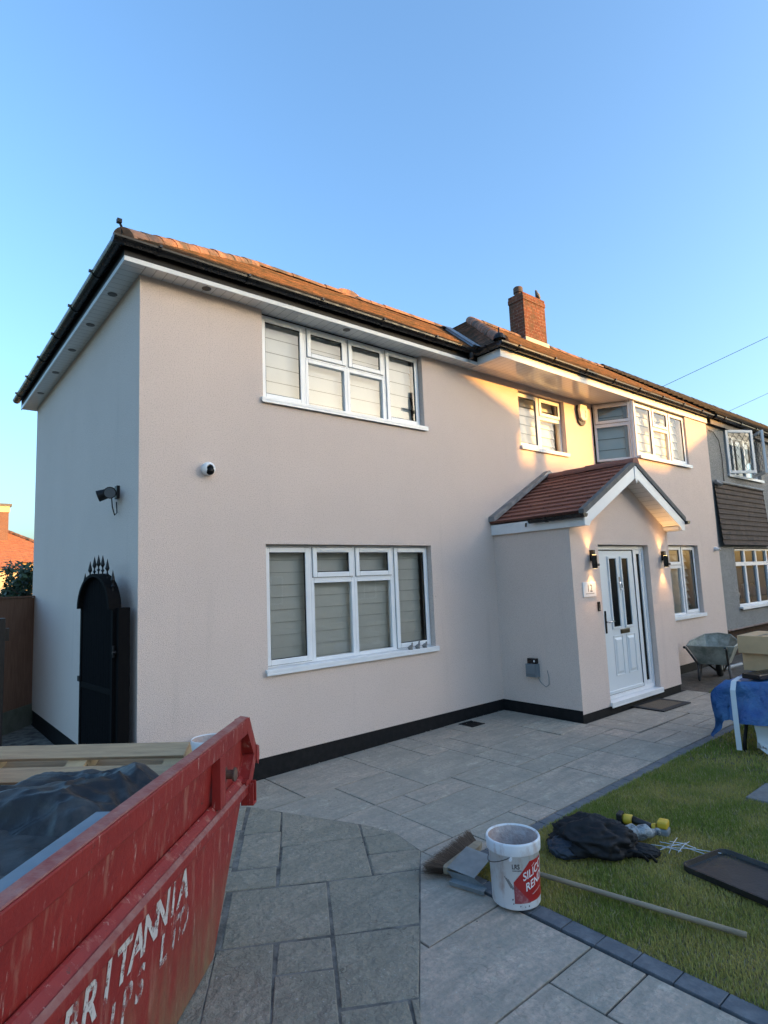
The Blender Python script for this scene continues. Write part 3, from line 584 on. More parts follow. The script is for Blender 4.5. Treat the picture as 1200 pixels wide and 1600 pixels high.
for (a,c,zz0,zz1) in ((5.96,6.20,.33,.87),(6.30,6.54,.33,.87)):
    ring(dl,a,c,zz0,zz1,.014,.004,.0118,M); dl.add([(a+.03,.0118,zz0+.03),(c-.03,.0118,zz0+.03),(c-.03,.0118,zz1-.03),(a+.03,.0118,zz1-.03),(a+.055,-.004,zz0+.06),(c-.055,-.004,zz0+.06),(c-.055,-.004,zz1-.06),(a+.055,-.004,zz1-.06)],[(0,1,5,4),(1,2,6,5),(2,3,7,6),(3,0,4,7),(4,5,6,7)],0,M)
dl.box(x0+.02,x1-.02,-.012,.0118,z0+.005,z0+.045,0,M)
door=dl.build('front_door',M_door,house,bevel=.003)
b=MB(); ring(b,5.676,6.670,.106,2.054,.006,.004,.01,M); b.build('door_seal',M_rubber,door)
for (a,c) in ((5.984,6.166),(6.324,6.491)):
    b=MB(); b.box(a,c,.008,.0116,.99,1.93,0,M); b.build('door_glass',M_darkglass,door)
b=MB(); b.box(6.16,6.40,.0,.0116,.885,.945,0,M); b.box(6.175,6.385,-.008,-.0005,.895,.935,0,M); b.build('letterbox',mat('brushed_bronze',(.10,.09,.06),.3,metal=.8),door,bevel=.002)
b=MB(); b.box(5.775,5.805,-.002,.0116,.92,1.22,0,M); b.build('handle_plate',M_black,door,bevel=.003)
b=MB(); b.tube([(5.79,dy-.002,1.07),(5.79,dy-.05,1.07),(5.80,dy-.058,1.072),(5.90,dy-.058,1.078)],.011,8); b.build('handle',M_chrome,door,smooth=True)
b=MB(); b.lathe([(0,-.03),(.022,-.02),(.026,0)],12,0,frameM((6.235,dy+.011,1.58),(1,0,0),(0,0,1),(0,1,0))); 
b.tube([(6.235+.035*math.sin(t),dy-.012,1.545-.045*math.cos(t)-.01) for t in [PI*2*k/14 for k in range(15)]],.007,6); b.box(6.225,6.245,dy-.006,dy+.011,1.60,1.67); b.build('knocker',M_chrome,door,smooth=False)
# ------------------------------------------------------------------ fittings on the house
M_lampglow=bpy.data.materials.new('lamp_glow'); M_lampglow.use_nodes=True; B=M_lampglow.node_tree.nodes['Principled BSDF']; B.inputs['Emission Color'].default_value=(1,.62,.25,1); B.inputs['Emission Strength'].default_value=4
def wall_lamp(x,y,z,label):
    t=thing('wall_lamp',label,'lamp',(x,y,z),group='lamps either side of the front door')
    b=MB(); b.box(.012,.075,-.05,-.0005,.0,.145); local(b,'bracket',M_black,t,bevel=.004)
    b=MB(); b.tube([(0,-.075,-.10),(0,-.075,.075)],.036,18); b.tube([(0,-.075,-.02),(.03,-.04,-.0)],.016,8); local(b,'lamp_body',M_black,t,bevel=.002)
    b=MB(); b.lathe([(0,0),(.014,.002),(.017,.01),(.017,.025),(0,.03)],12,0,T(0,-.112,-.055)@rot(90,'X')); local(b,'sensor',mat('sensor_lens',(.10,.09,.09),.2) if 'sensor_lens' not in bpy.data.materials else bpy.data.materials['sensor_lens'],t)
    for s in (1,-1):
        b=MB(); zz=.0765 if s>0 else -.1015; b.lathe([(0,zz),(.030,zz)],14,0,T(0,-.075,0)); local(b,'lens',M_lampglow,t)
        ld=bpy.data.lights.new('lamp_beam','SPOT'); ld.energy=2.6; ld.color=(1,.52,.17); ld.spot_size=R(88); ld.spot_blend=.9; ld.shadow_soft_size=.02
        lo=bpy.data.objects.new('lamp_beam',ld); COL.objects.link(lo); lo.parent=t; lo.location=(0,-.075,zz+.012*s); lo.rotation_euler=(R(0) if s<0 else PI,0,0)
    return t
wall_lamp(5.375,PY,1.90,'lit black cylinder wall lamp above the house number plate, left of the white front door')
wall_lamp(7.375,PY,1.885,'lit black cylinder wall lamp right of the white front door, beside the downstairs window')
t=thing('house_number_plate','small white square plaque with number 12 on the porch wall','sign',(5.31,PY,1.53))
b=MB(); b.box(-.15,.15,-.012,-.0005,-.095,.095); local(b,'plate',M_upvc,t,bevel=.002)
M_ink=mat('grey_ink',(.06,.06,.06),.5)
vs,fs=text_mesh('12',.135,align='CENTER'); b=MB(); b.add([(x,-.0135,z-.03) for x,z,_ in vs],fs)
for k in range(14): b.box(-.10+k*.0145,-.091+k*.0145,-.0135,-.013,-.058,-.050)
local(b,'number',M_ink,t)
t=thing('doorbell','small black video doorbell on the porch wall beside the door handle','doorbell',(5.50,PY,1.30)); b=MB(); b.box(-.024,.024,-.022,-.0005,-.062,.062); local(b,'case',M_black,t,bevel=.006); b=MB(); b.lathe([(0,-.003),(.011,0)],14,0,T(0,-.0235,-.03)@rot(90,'X')); local(b,'button',M_chrome,t)
t=thing('outdoor_socket','grey weatherproof socket box with black cover on the side wall of the porch','socket',(PX0,-.56,.50),group=None)
M_gbox=mat('blue_grey_plastic',(.16,.19,.21),.5)
b=MB(); b.box(-.085,-.0005,-.085,.085,-.095,.075); b.box(-.095,-.0855,-.075,.075,-.06,.066); local(b,'box',M_gbox,t,bevel=.008)
b=MB(); b.box(-.06,-.0005,-.07,.07,.076,.145); local(b,'cover',M_black,t,bevel=.006)
b=MB(); pts=[(-.012,-.05,-.10),(-.012,-.10,-.17),(-.012,-.17,-.215),(-.012,-.22,-.18),(-.012,-.225,-.08),(-.012,-.205,.0)]; b.tube(pts,.0035,6); local(b,'cable',M_gbox,t)
b=MB(); b.box(-.064,-.061,-.055,-.035,.10,.125); local(b,'key_tag',M_upvc,t)
t=thing('dome_camera','white dome security camera on the pink wall near the corner','camera',(.652,0,2.92))
b=MB(); K=T(0,0,0)@rot(90,'X'); b.lathe([(.062,0),(.062,.02),(.068,.03),(.066,.06),(.05,.082),(.035,.088)],24,0,K); local(b,'housing',M_upvc,t,smooth=True)
b=MB(); b.lathe([(.044,.05),(.042,.08),(.03,.098),(0,.104)],20,0,T(.004,0,-.012)@rot(100,'X')); local(b,'lens',M_darkglass,t,smooth=True)
t=thing('bullet_camera','small white camera with dark lens high on the wall right of the downstairs window','camera',(11.1,-.592,2.12))
b=MB(); b.tube([(0,0,.0),(0,-.04,.0)],.045,14); b.tube([(0,-.03,0),(-.03,-.10,-.02)],.032,12); local(b,'housing',M_upvc,t); b=MB(); b.lathe([(0,0),(.026,0)],12,0,frameM((-.031,-.104,-.021),(1,-.2,0),(0,.2,1),(-.25,-.95,-.2))); local(b,'lens',M_darkglass,t)
t=thing('floodlight','black twin spotlight with hanging cable on the shaded side wall','floodlight',(0,.62,2.70))
b=MB(); b.box(-.03,-.0005,-.04,.04,-.03,.10); b.tube([(-.03,0,.03),(-.07,0,.03)],.02,8); local(b,'mount',M_iron,t,bevel=.004)
for s,dv in ((-1,(-.35,-.9,-.25)),(1,(-.8,.3,-.3))):
    d_=Vector(dv).normalized(); c0=Vector((-.085,.05*s,.03)); b=MB(); b.tube([c0-d_*.03,c0+d_*.02,c0+d_*.10],[.025,.05,.058],16); h_=local(b,'lamp_head',M_iron,t)
    b=MB(); x_=d_.orthogonal(); b.lathe([(0,0),(.050,0)],16,0,frameM(c0+d_*.102,x_,d_.cross(x_),d_)); o_=b.build('lens',mat('grey_lens',(.12,.13,.14),.15) if 'grey_lens' not in bpy.data.materials else bpy.data.materials['grey_lens']); o_.parent=h_
b=MB(); b.tube([(-.08,-.05,-.02),(-.075,-.06,-.12),(-.05,-.05,-.20),(-.02,-.02,-.17),(-.015,.02,-.06)],.006,6); local(b,'cable',M_iron,t)
t=thing('alarm_box','cream hexagonal alarm box with dark lower edge between the small window and the bay','alarm box',(7.50,0,4.50))
hexp=[(-.10,.17),(.10,.17),(.125,.05),(.10,-.12),(.04,-.17),(-.04,-.17),(-.10,-.12),(-.125,.05)]
b=MB(); b.prism([(x*1.05,z*1.05-.012) for x,z in hexp],'y',-.035,-.0005); local(b,'back_plate',mat('navy_plastic',(.015,.02,.035),.35),t,bevel=.004)
b=MB(); b.prism([(x*1.0,z*.84+.030) for x,z in hexp],'y',-.085,-.0355); local(b,'cover',mat('cream_plastic',(.72,.70,.62),.4),t,bevel=.012)
M_sym=mat('grey_print',(.35,.33,.28),.5); b=MB(); b.tube([(.03,-.0865,.08),(.045,-.0865,.04),(.02,-.0865,.0),(.045,-.0865,-.04),(.02,-.0865,-.06)],.006,5); local(b,'emblem',M_sym,t)
M_stone=mat('grey_stone_figure',(.16,.16,.155),.9,col2=(.26,.26,.25),nscale=30,bump=.3)
for k,(dx,lb) in enumerate(((3.25,'small grey stone bird on the window sill, leftmost of three'),(3.37,'small grey stone bird on the window sill, middle of three'),(3.49,'small grey stone bird on the window sill, rightmost of three'))):
    t=thing('bird_ornament',lb,'ornament',(dx,-.015,.899),group='stone birds on the lower window sill')
    b=MB(); hh=(.075,.085,.065)[k]; b.tube([(-.028,0,.0),(-.02,0,.022),(.0,0,.034),(.018,0,hh*.62),(.02,0,hh)],[.015,.026,.024,.014,.009],10); b.tube([(.02,0,hh),(.034,0,hh-.004)],[.011,.002],8); b.tube([(-.02,0,.012),(-.055,0,.034)],[.016,.004],8); b.tube([(-.01,0,0),(.01,0,0.01)],[.02,.02],8); local(b,'bird_body',M_stone,t,smooth=True)
t=thing('pigeon','dark pigeon perched on the front edge of the brick chimney','bird',(9.20,cy0+.05,cz1))
b=MB(); b.tube([(.11,.03,.02),(.05,.01,.07),(0,0,.11),(-.04,0,.17),(-.05,0,.21)],[.012,.045,.055,.032,.024],10); b.tube([(-.05,0,.21),(-.085,0,.205)],[.022,.003],8); b.tube([(0,.01,.07),(0,.01,0)],.006,5); b.tube([(.02,-.02,.07),(.02,-.02,0)],.006,5); local(b,'bird_body',mat('pigeon_grey',(.06,.065,.075),.6,col2=(.16,.16,.17),nscale=14),t,smooth=True)
# doormat, drain
t=thing('doormat','coir doormat with dark ribbed border on the paving in front of the door','doormat',(6.50,-1.46,gz(6.5)+.002),rz=R(-2))
b=MB(); ring(b,-.37,.37,-.24,.24,.075,0,.014,Matrix(((1,0,0,0),(0,0,1,0),(0,1,0,0),(0,0,0,1)))); local(b,'border',mat('black_rubber',(.015,.015,.016),.7,bump=.5,bscale=90),t)
b=MB(); b.box(-.294,.294,-.164,.164,0,.012); local(b,'coir_pile',mat('coir',(.16,.125,.085),.95,col2=(.11,.085,.06),nscale=90,bump=.8,bscale=200),t)
t=thing('drain_cover','small dark gully grate in the paving beside the wall','drain cover',(4.06,-.20,gz(4)+.002))
b=MB(); 
for k in range(6): b.box(-.11+k*.04,-.09+k*.04,-.10,.10,.0,.008)
b.box(-.12,.12,-.115,-.10,0,.009); b.box(-.12,.12,.10,.115,0,.009); local(b,'grate',M_iron,t)
# ------------------------------------------------------------------ neighbouring house
nb=thing('pebbledash_house','grey pebbledashed neighbouring house with brown hung tiles between its windows','house',(14,0,0))
b=MB(); wallgrid(b,T(11.32,-.58,0),0,8,.48,ZS+.02,[(.93,2.95,3.74,4.70),(.80,4.2,.88,2.14)],.2); b.build('wall',M_pebble,nb)
b=MB();uvs=[]; 
for (x0,x1,y) in ((11.33,19,-.42),): b.add([(x0,y,-.3),(x1,y,-.3),(x1,y,.47),(x0,y,.47)],[(0,1,2,3)]); uvs+=[(0,0),(x1-x0,0),(x1-x0,.77),(0,.77)]
b.build('brick_base',M_brick_dk,nb,uv=uvs)
b=MB(); b.box(11.32,19,-.61,-.40,.455,.482); b.build('render_stop',mat('cracked_render_edge',(.30,.26,.24),.9,col2=(.2,.12,.1),nscale=5),nb)
b=MB();uvs=[]; courses(b,uvs,(11.36,-.66,2.20),(14.12,-.66,2.20),(11.36,-.60,3.50),(14.12,-.60,3.50),12,lift=.028); b.add([(14.12,-.68,2.2),(14.12,-.5,2.2),(14.12,-.5,3.5),(14.12,-.62,3.5)],[(0,1,2,3)]); uvs+=[(0,0)]*4
b.build('tile_hanging',M_tile_hang,nb,uv=uvs)
b=MB(); b.tube([(11.4,-.63,3.53),(14.1,-.63,3.51)],.03,6); b.tube([(11.38,-.64,3.50),(11.55,-.68,3.46)],.04,5); b.build('lead_apron',M_lead,nb)
window(nb,wm(12.25,-.50),2.02,3.76,4.69,[(0,.67,3.76,4.69,0,0),(.67,1.34,3.76,4.69,0,0),(1.34,2.02,3.76,4.69,0,0)],sill=.13,blind=None)
cl=[]; xs=[0,.68,1.36,2.04,2.72,3.40]
for i in range(5): cl+=[(xs[i],xs[i+1],1.80,2.13,0,0),(xs[i],xs[i+1],.90,1.80,0,0)]
window(nb,wm(12.12,-.53),3.4,.90,2.13,cl,sill=.12,blind=None)
b=MB(); 
for k in range(3): b.tube([(12.4+.55*k,-.40,.95),(12.42+.55*k,-.40,1.15),(12.38+.55*k,-.38,1.35)],[.05,.10,.03],8)
b.build('window_ornament',mat('pale_plaster',(.5,.48,.44),.7),nb,smooth=True)
def lattice(mb,u0,u1,z0,z1,M,step=.15):
    W_,H_=u1-u0,z1-z0
    n=int((W_+H_)/step)+2
    for s in (1,-1):
        for k in range(-n,n):
            c=k*step; pts=[]
            # line z-z0 = s*1.35*(u-u0) + c*1.35
            for u in (0,W_):
                z=1.35*(s*u+c); 
                if 0<=z<=H_: pts.append((u,z))
            for z in (0,H_):
                u=(z/1.35-c)*s
                if 0<u<W_: pts.append((u,z))
            if len(pts)>=2:
                p,q=min(pts),max(pts)
                if abs(p[0]-q[0])>.01: mb.tube([(u0+p[0],.0,z0+p[1]),(u0+q[0],.0,z0+q[1])],.004,4,0,False,M)
M_grey_upvc=mat('grey_white_upvc',(.60,.64,.66),.35)
cz_a=None
for (hx,hy_,ang,wd) in ((12.24,-.60,-28,.70),(13.60,-.62,-180+39,.74)):
    M=T(hx,hy_,0)@rot(ang); b=MB(); ring(b,0,wd,3.765,4.735,.062,-.025,.025,M); cs=b.build('open_casement',M_grey_upvc,nb,bevel=.004)
    p=MB(); p.add([(.06,0,3.82),(wd-.06,0,3.82),(wd-.06,0,4.68),(.06,0,4.68)],[(0,1,2,3)],0,M); p.build('pane',M_glass,cs)
    l=MB(); lattice(l,.062,wd-.062,3.827,4.673,M@T(0,-.012,0)); l.build('lead_lattice',M_iron,cs)
b=MB();uvs=[]; courses(b,uvs,(11.42,-.76,zE+.005),(26,-.76,zE+.005),(11.9,1.95,zr+.05),(26,1.95,zr+.05),24,lift=.03); courses(b,uvs,(26,5.3,zE),(11.42,5.3,zE),(26,1.95,zr+.05),(11.9,1.95,zr+.05),6); b.build('roof',M_tile_dk,nb,uv=uvs)
ridge_run((11.9,1.95,zr+.07),(26,1.95,zr+.07),r=.10,parent=nb,m=M_tile_dk)
b=MB(); b.box(11.36,26,-.66,-.57,ZS+.0,ZS+.015); b.box(11.36,26,-.67,-.655,ZS-.02,ZS+.16); b.build('fascia',mat('brown_board',(.05,.04,.035),.6,col2=(.2,.19,.18),nscale=3,lo=.5,hi=.7),nb)
gutter(nb,(11.42,-.74,ZG-.01),(26,-.74,ZG-.01),brk=.9)
b=MB(); b.tube([(11.40,-.60,4.62),(11.6,-.61,4.60),(11.85,-.61,4.45),(11.95,-.60,4.1),(11.93,-.60,3.5)],.008,5); b.build('cable',M_iron,nb)
# ------------------------------------------------------------------ houses over the road (they shade the lower walls)
M_brick_far=brick_mat('far_brick',(.22,.11,.075),(.27,.14,.09),(.25,.21,.18))
M_render_far=mat('far_cream_render',(.55,.50,.40),.9,col2=(.48,.43,.35),nscale=2)
def simple_house(nm,label,x0,x1,y0,y1,ze,zr_,rx0,rx1,wallm,roofm,face=1,wins=()):
    t=thing(nm,label,'house',((x0+x1)/2,(y0+y1)/2,0)); b=MB();uvs=[]; ubox(b,uvs,x0,x1,y0,y1,-.3,ze); b.build('wall',wallm,t,uv=uvs)
    ym=(y0+y1)/2; o=.3; b=MB();uvs=[]
    A=(x0-o,y0-o,ze-.1);B_=(x1+o,y0-o,ze-.1);C_=(x1+o,y1+o,ze-.1);D=(x0-o,y1+o,ze-.1);E_=(rx0,ym,zr_);G=(rx1,ym,zr_)
    courses(b,uvs,A,B_,E_,G,14); courses(b,uvs,C_,D,G,E_,14); courses(b,uvs,B_,C_,G,G,14); courses(b,uvs,D,A,E_,E_,14)
    b.build('roof',roofm,t,uv=uvs)
    for (wx,wz,ww,wh) in wins:
        yy=y1+.02 if face>0 else y0-.02; b=MB(); K=Matrix(((1,0,0,0),(0,1,0,yy),(0,0,1,0),(0,0,0,1))); ring(b,wx,wx+ww,wz,wz+wh,.07,-.03,.04,K); 
        for q in range(1,int(ww/.6)): b.box(wx+q*ww/int(ww/.6)-.03,wx+q*ww/int(ww/.6)+.03,-.03,.04,wz+.07,wz+wh-.07,0,K)
        f=b.build('window',M_upvc,t); b=MB(); b.add([(wx+.07,yy+.0,wz+.07),(wx+ww-.07,yy,wz+.07),(wx+ww-.07,yy,wz+wh-.07),(wx+.07,yy,wz+wh-.07)],[(0,1,2,3)]); b.build('pane',M_darkglass,f)
    return t
YO=-18.0; k_=math.tan(SUN_AZ)
def occ(x,z,y0=0,Y=YO):  # where a sun ray that meets the wall at x,z crosses the street line Y
    L=(y0-Y)/math.cos(SUN_AZ); return x+(y0-Y)*k_, z+L*math.tan(SUN_EL)
HW=[(0,.9,1.8,1.2),(0,3.4,1.8,1.1)]
ax,az=occ(2.5,4.85); bx_,bz=occ(5.72,4.15)
# tall hipped house, then its lower side wing whose end wall makes the upright edge of the sun patch
simple_house('brick_house','red brick hipped house across the road behind the camera',ax-13,ax-.3,YO-7,YO,az-.1,az+2.0,ax-9,ax-4.2,M_brick_far,M_tile_dk,1,[(ax-11,.9,1.8,1.2),(ax-5,.9,1.8,1.2),(ax-11,3.6,1.8,1.1),(ax-5,3.6,1.8,1.1)])
t=simple_house('side_wing','lower brick wing with sloping roof across the road behind the camera',ax-.3,bx_,YO-3,YO,bz-.03,bz+1.25,ax+.1,bx_-1.5,M_brick_far,M_tile_dk,1,[(ax+.8,.9,1.5,1.2)])
cx_,cz_=occ(9.3,3.35,-.592)
cx_+=2.3; simple_house('cream_house','cream rendered hipped house across the road with white windows',cx_+.35,cx_+14,YO-7.5,YO,cz_+.05,cz_+3.0,cx_+5.0,cx_+9,M_render_far,M_tile_dk,1,[(cx_+2,.9,1.8,1.2),(cx_+8,.9,1.8,1.2),(cx_+2,3.6,1.8,1.1),(cx_+8,3.6,1.8,1.1)])
YB=-30; gx0,gz0=occ(4.5,3.25,0,YB); gx1,_=occ(11,3.5,0,YB)
simple_house('terrace_house','long brick terrace house seen only in window reflections behind the camera',gx0-6,gx1+6,YB-4,YB+4,gz0-2.3,gz0+.25,gx0-4.0,gx1+4.0,M_brick_far,M_tile_dk,1,[(gx0,1,1.8,1.2),(gx0+6,1,1.8,1.2),(gx0,3.6,1.8,1.2),(gx0+6,3.6,1.8,1.2)])
# telegraph pole with wires
t=thing('telegraph_pole','dark wooden telegraph pole with steps and cross arm behind the camera','pole',(14.07,-11.2,-.2)); M_wood_dk=mat('creosoted_wood',(.05,.038,.028),.9,col2=(.09,.07,.055),nscale=10,stretch=(1,1,.1),bump=.4)
b=MB(); b.tube([(0,0,0),(0,0,9.4)],[.15,.10],12); local(b,'post',M_wood_dk,t)
b=MB(); b.box(-.5,.5,-.05,.05,8.6,8.7); local(b,'cross_arm',M_wood_dk,t)
b=MB(); 
for k in range(8): b.tube([(-.22 if k%2 else 0,0,4.6+k*.4),(0 if k%2 else .22,0,4.6+k*.4)],.010,5)
local(b,'step_irons',M_iron,t)
def wire(p0,p1,sag,label,r=.004,grp=None):
    p0=Vector(p0);p1=Vector(p1); pts=[p0.lerp(p1,i/16)-Vector((0,0,sag*4*(i/16)*(1-i/16))) for i in range(17)]
    b=MB(); b.tube(pts,r,5); o=b.build('overhead_wire',M_iron); return ident(o,label,'wire',grp)
wire((8.55,-.64,4.86),(14.07,-11.2,9.2),.05,'thin overhead wire running from the fascia above the bay up to the right',.0042)
wire((13.0,-.45,5.30),(14.4,-11.2,8.6),.05,'thin overhead wire over the neighbouring roof, lower of the two wires',.0042)
# ------------------------------------------------------------------ side passage: gate, posts, fence, far house, tree
t=thing('gate_post','short black box post beside the house corner, right of the arched gate','post',(-.105,.08,-.16)); b=MB(); b.box(-.05,.05,-.05,.05,0,1.77); local(b,'post_body',mat('matt_black_post',(.005,.005,.0055),.85,spec=.08),t,bevel=.004)
b=MB(); b.tube([(-.055,.0,1.38),(-.085,0,1.38)],.018,8); b.tube([(-.075,0,1.34),(-.075,0,1.44)],.012,8); local(b,'hinge',M_iron,t)
t=thing('latch_post','black square post at the left edge of the photo, left of the passage','post',(-1.06,.08,-.16)); b=MB(); b.box(-.08,.06,-.05,.05,0,1.74); local(b,'post_body',M_iron,t,bevel=.004)
b=MB(); b.box(.06,.09,-.02,.02,1.56,1.66); local(b,'latch_keep',M_iron,t)
gate=thing('arched_gate','tall black metal arched gate with spear finials, standing open against the side wall','gate',(-.165,.10,-.10))
GA=math.atan2(.87,-.07); Mg=Matrix.Rotation(GA,4,'Z'); Wg=.86; zs=1.70; rise=.33
def gl(b,name,m,parent,**k): o=b.build(name,m,None,**k); o.parent=parent; return o
b=MB(); arch=[(Wg/2-Wg/2*math.cos(PI*i/24),zs+rise*math.sin(PI*i/24)) for i in range(25)]
b.box(0,.04,-.02,.02,.03,zs,0,Mg); b.box(Wg-.04,Wg,-.02,.02,.03,zs,0,Mg); b.box(.04,Wg-.04,-.02,.02,.03,.08,0,Mg); b.box(.04,Wg-.04,-.018,.018,.95,1.0,0,Mg)
for i in range(24):
    (a,c),(a2,c2)=arch[i],arch[i+1]; q=lambda u,z,s:(Wg/2+(u-Wg/2)*s,zs+(z-zs)*s-(.0 if s==1 else 0))
    p=[q(a,c,1),q(a2,c2,1),q(a2,c2,.91),q(a,c,.91)]; b.prism(p,'y',-.055,.055,0,Mg)
M_gatep=mat('matt_black_paint',(.005,.005,.0055),.85,spec=.08); gl(b,'gate_frame',M_gatep,gate)
b=MB()
for i in range(12):
    u0=.045+i*(Wg-.09)/12; u1=u0+(Wg-.09)/12-.004; um=(u0+u1)/2
    zt=zs+.9*rise*math.sqrt(max(0,1-((um-Wg/2)/(Wg/2*.93))**2)); b.box(u0,u1,.0,.012,.08,zt,0,Mg)
    b.tube([Mg@Vector((u0,-.012,.08)),Mg@Vector((u0,-.012,zt))],.008,6)
gl(b,'boards',mat('black_gate_boards',(.004,.004,.005),.9,spec=.05,bump=.2,bscale=60),gate)
for i,(a) in enumerate((.06,.20,.32,.43,.54,.66,.80)):
    zt=zs+rise*math.sqrt(max(0,1-((a-Wg/2)/(Wg/2))**2)); b=MB(); p=Mg@Vector((a,0,zt-.01))
    b.tube([p,p+Vector((0,0,.10))],.007,6); b.tube([p+Vector((0,0,.03)),p+Vector((0,0,.045)),p+Vector((0,0,.06))],[.006,.016,.006],8); b.tube([p+Vector((0,0,.075)),p+Vector((0,0,.10)),p+Vector((0,0,.19))],[.006,.020,.001],8); gl(b,'spear_finial',M_iron,gate)
b=MB(); b.box(Wg-.13,Wg-.01,-.035,-.02,1.16,1.19,0,Mg); b.box(Wg-.03,Wg+.03,-.03,.03,1.0,1.05,0,Mg); b.box(Wg-.06,Wg-.02,-.03,-.02,.86,.91,0,Mg); gl(b,'bolt',M_iron,gate)
fence=thing('boarded_fence','brown vertical board fence on a concrete gravel board at the back of the passage','fence',(-.6,4.3,-.16))
fa=Vector((-1.25,3.55)); fb=Vector((.75,5.85)); fd=(fb-fa).normalized(); fl_=(fb-fa).length; Mf=frameM((fa.x,fa.y,-.16),(fd.x,fd.y,0),(-fd.y,fd.x,0),(0,0,1))
M_fence=mat('brown_fence_boards',(.15,.075,.048),.9,col2=(.20,.11,.07),nscale=8,stretch=(6,6,.5),bump=.5,bscale=12)
b=MB(); u=0
while u<fl_: b.prism([(u,-.006),(u+.105,-.016),(u+.105,.0),(u,.0)],'z',.30,1.88+random.uniform(-.004,.004),0,Mf); u+=.09
o=b.build('boards',M_fence,fence)
b=MB(); b.box(0,fl_,-.03,.03,.0,.30,0,Mf); b.build('gravel_board',mat('mossy_concrete',(.15,.15,.12),.95,col2=(.09,.10,.06),nscale=5,bump=.5),fence)
b=MB(); b.box(0,fl_,-.035,.03,1.885,1.91,0,Mf); b.build('capping_rail',M_fence,fence)
# far house beyond the fence
hs=thing('far_house','sunlit cream house with orange tiled hipped roof far beyond the fence','house',(1,38,0))
M_yel=mat('far_yellow_render',(.62,.50,.30),.9,col2=(.55,.43,.26),nscale=1)
b=MB();uvs=[]; ubox(b,uvs,-6,5.6,36,44,-.3,3.85); b.build('wall',M_yel,hs,uv=uvs)
b=MB();uvs=[]; A=(-6.4,35.6,3.75);B_=(7.8,35.6,3.75);C_=(7.8,44.4,3.75);D=(-6.4,44.4,3.75);E_=(-2,40,6.0);G=(4.0,40,6.0)
courses(b,uvs,A,B_,E_,G,14,lift=.03); courses(b,uvs,B_,C_,G,G,10); courses(b,uvs,C_,D,G,E_,4); b.build('roof',M_tile_far,hs,uv=uvs)
ridge_run((7.8,35.6,3.8),(4.0,40,6.05),parent=hs,name='hip_tiles',r=.14,seg=.45)
b=MB();uvs=[]; ubox(b,uvs,3.05,3.92,38.6,39.5,4.5,7.5); c_=b.build('chimney',M_brick_far,hs,uv=uvs)
b=MB(); b.box(2.95,4.08,38.5,39.6,7.5,7.65); b.build('chimney_cap',M_mortar,c_)
b=MB(); b.box(3.0,3.97,38.55,39.55,7.1,7.498); b.build('cream_band',M_yel,c_)
b=MB();uvs=[]; courses(b,uvs,(-2,33.4,3.3),(4.4,33.4,3.3),(-1,36,4.6),(2.6,36,4.6),8,lift=.03); b.build('porch_roof',M_tile_far,hs,uv=uvs)
b=MB(); b.box(-2.0,4.2,33.7,36,-.3,3.3); b.build('porch_wall',M_yel,hs)
h2=simple_house('low_far_house','low dark roofed house partly hidden right of the far orange roof',5.6,16,50,58,4.6,6.6,8,13,M_render_far,M_tile_dk,-1,[])
def tree(name,label,x,y,z0,h,rad,n,seed,leafc,leaf=.07,squash=.8):
    rnd=random.Random(seed); t=thing(name,label,'tree',(x,y,z0)); b=MB(); 
    b.tube([(0,0,0),(.03,.02,h*.35),(-.02,.03,h*.7)],[.09,.06,.03],8)
    for k in range(9):
        a=rnd.uniform(0,2*PI); z=h*rnd.uniform(.3,.6); b.tube([(0,0,z),(math.cos(a)*rad*.5,math.sin(a)*rad*.5,z+h*.2),(math.cos(a)*rad*.9,math.sin(a)*rad*.9,z+h*.28)],[.03,.015,.004],5)
    local(b,'trunk',M_wood_dk,t)
    b=MB(); cl=[]
    for k in range(34):
        a=rnd.uniform(0,2*PI); e=rnd.uniform(-.6,1); rr=rad*rnd.uniform(.35,.95); cl.append((Vector((math.cos(a)*rr*math.cos(e),math.sin(a)*rr*math.cos(e),h*.68+rr*squash*math.sin(e))),rad*rnd.uniform(.16,.34)))
    for k in range(n):
        c_,r_=rnd.choice(cl); d=Vector((rnd.gauss(0,1),rnd.gauss(0,1),rnd.gauss(0,1))); p=c_+d.normalized()*r_*rnd.random()**.5
        u_=Vector((rnd.gauss(0,1),rnd.gauss(0,1),rnd.gauss(0,.6))).normalized(); v_=u_.orthogonal().normalized(); s=leaf*rnd.uniform(.6,1.3)
        b.add([tuple(p-u_*s),tuple(p+v_*s*.45),tuple(p+u_*s),tuple(p-v_*s*.45)],[(0,1,2,3)],rnd.randint(0,1))
    local(b,'crown',leafc,t); return t
M_leaf=[mat('dark_leaves',(.028,.050,.022),.6,spec=.4),mat('mid_leaves',(.050,.080,.030),.6,spec=.4)]
tree('garden_tree','dark leafy garden tree rising above the brown fence',.75,9.5,-.2,2.75,1.0,4600,5,M_leaf)
tree('ash_tree','tall leafy tree across the road reflected in the bay window',37,-24,-.2,9.5,3.2,6000,9,M_leaf,leaf=.22)
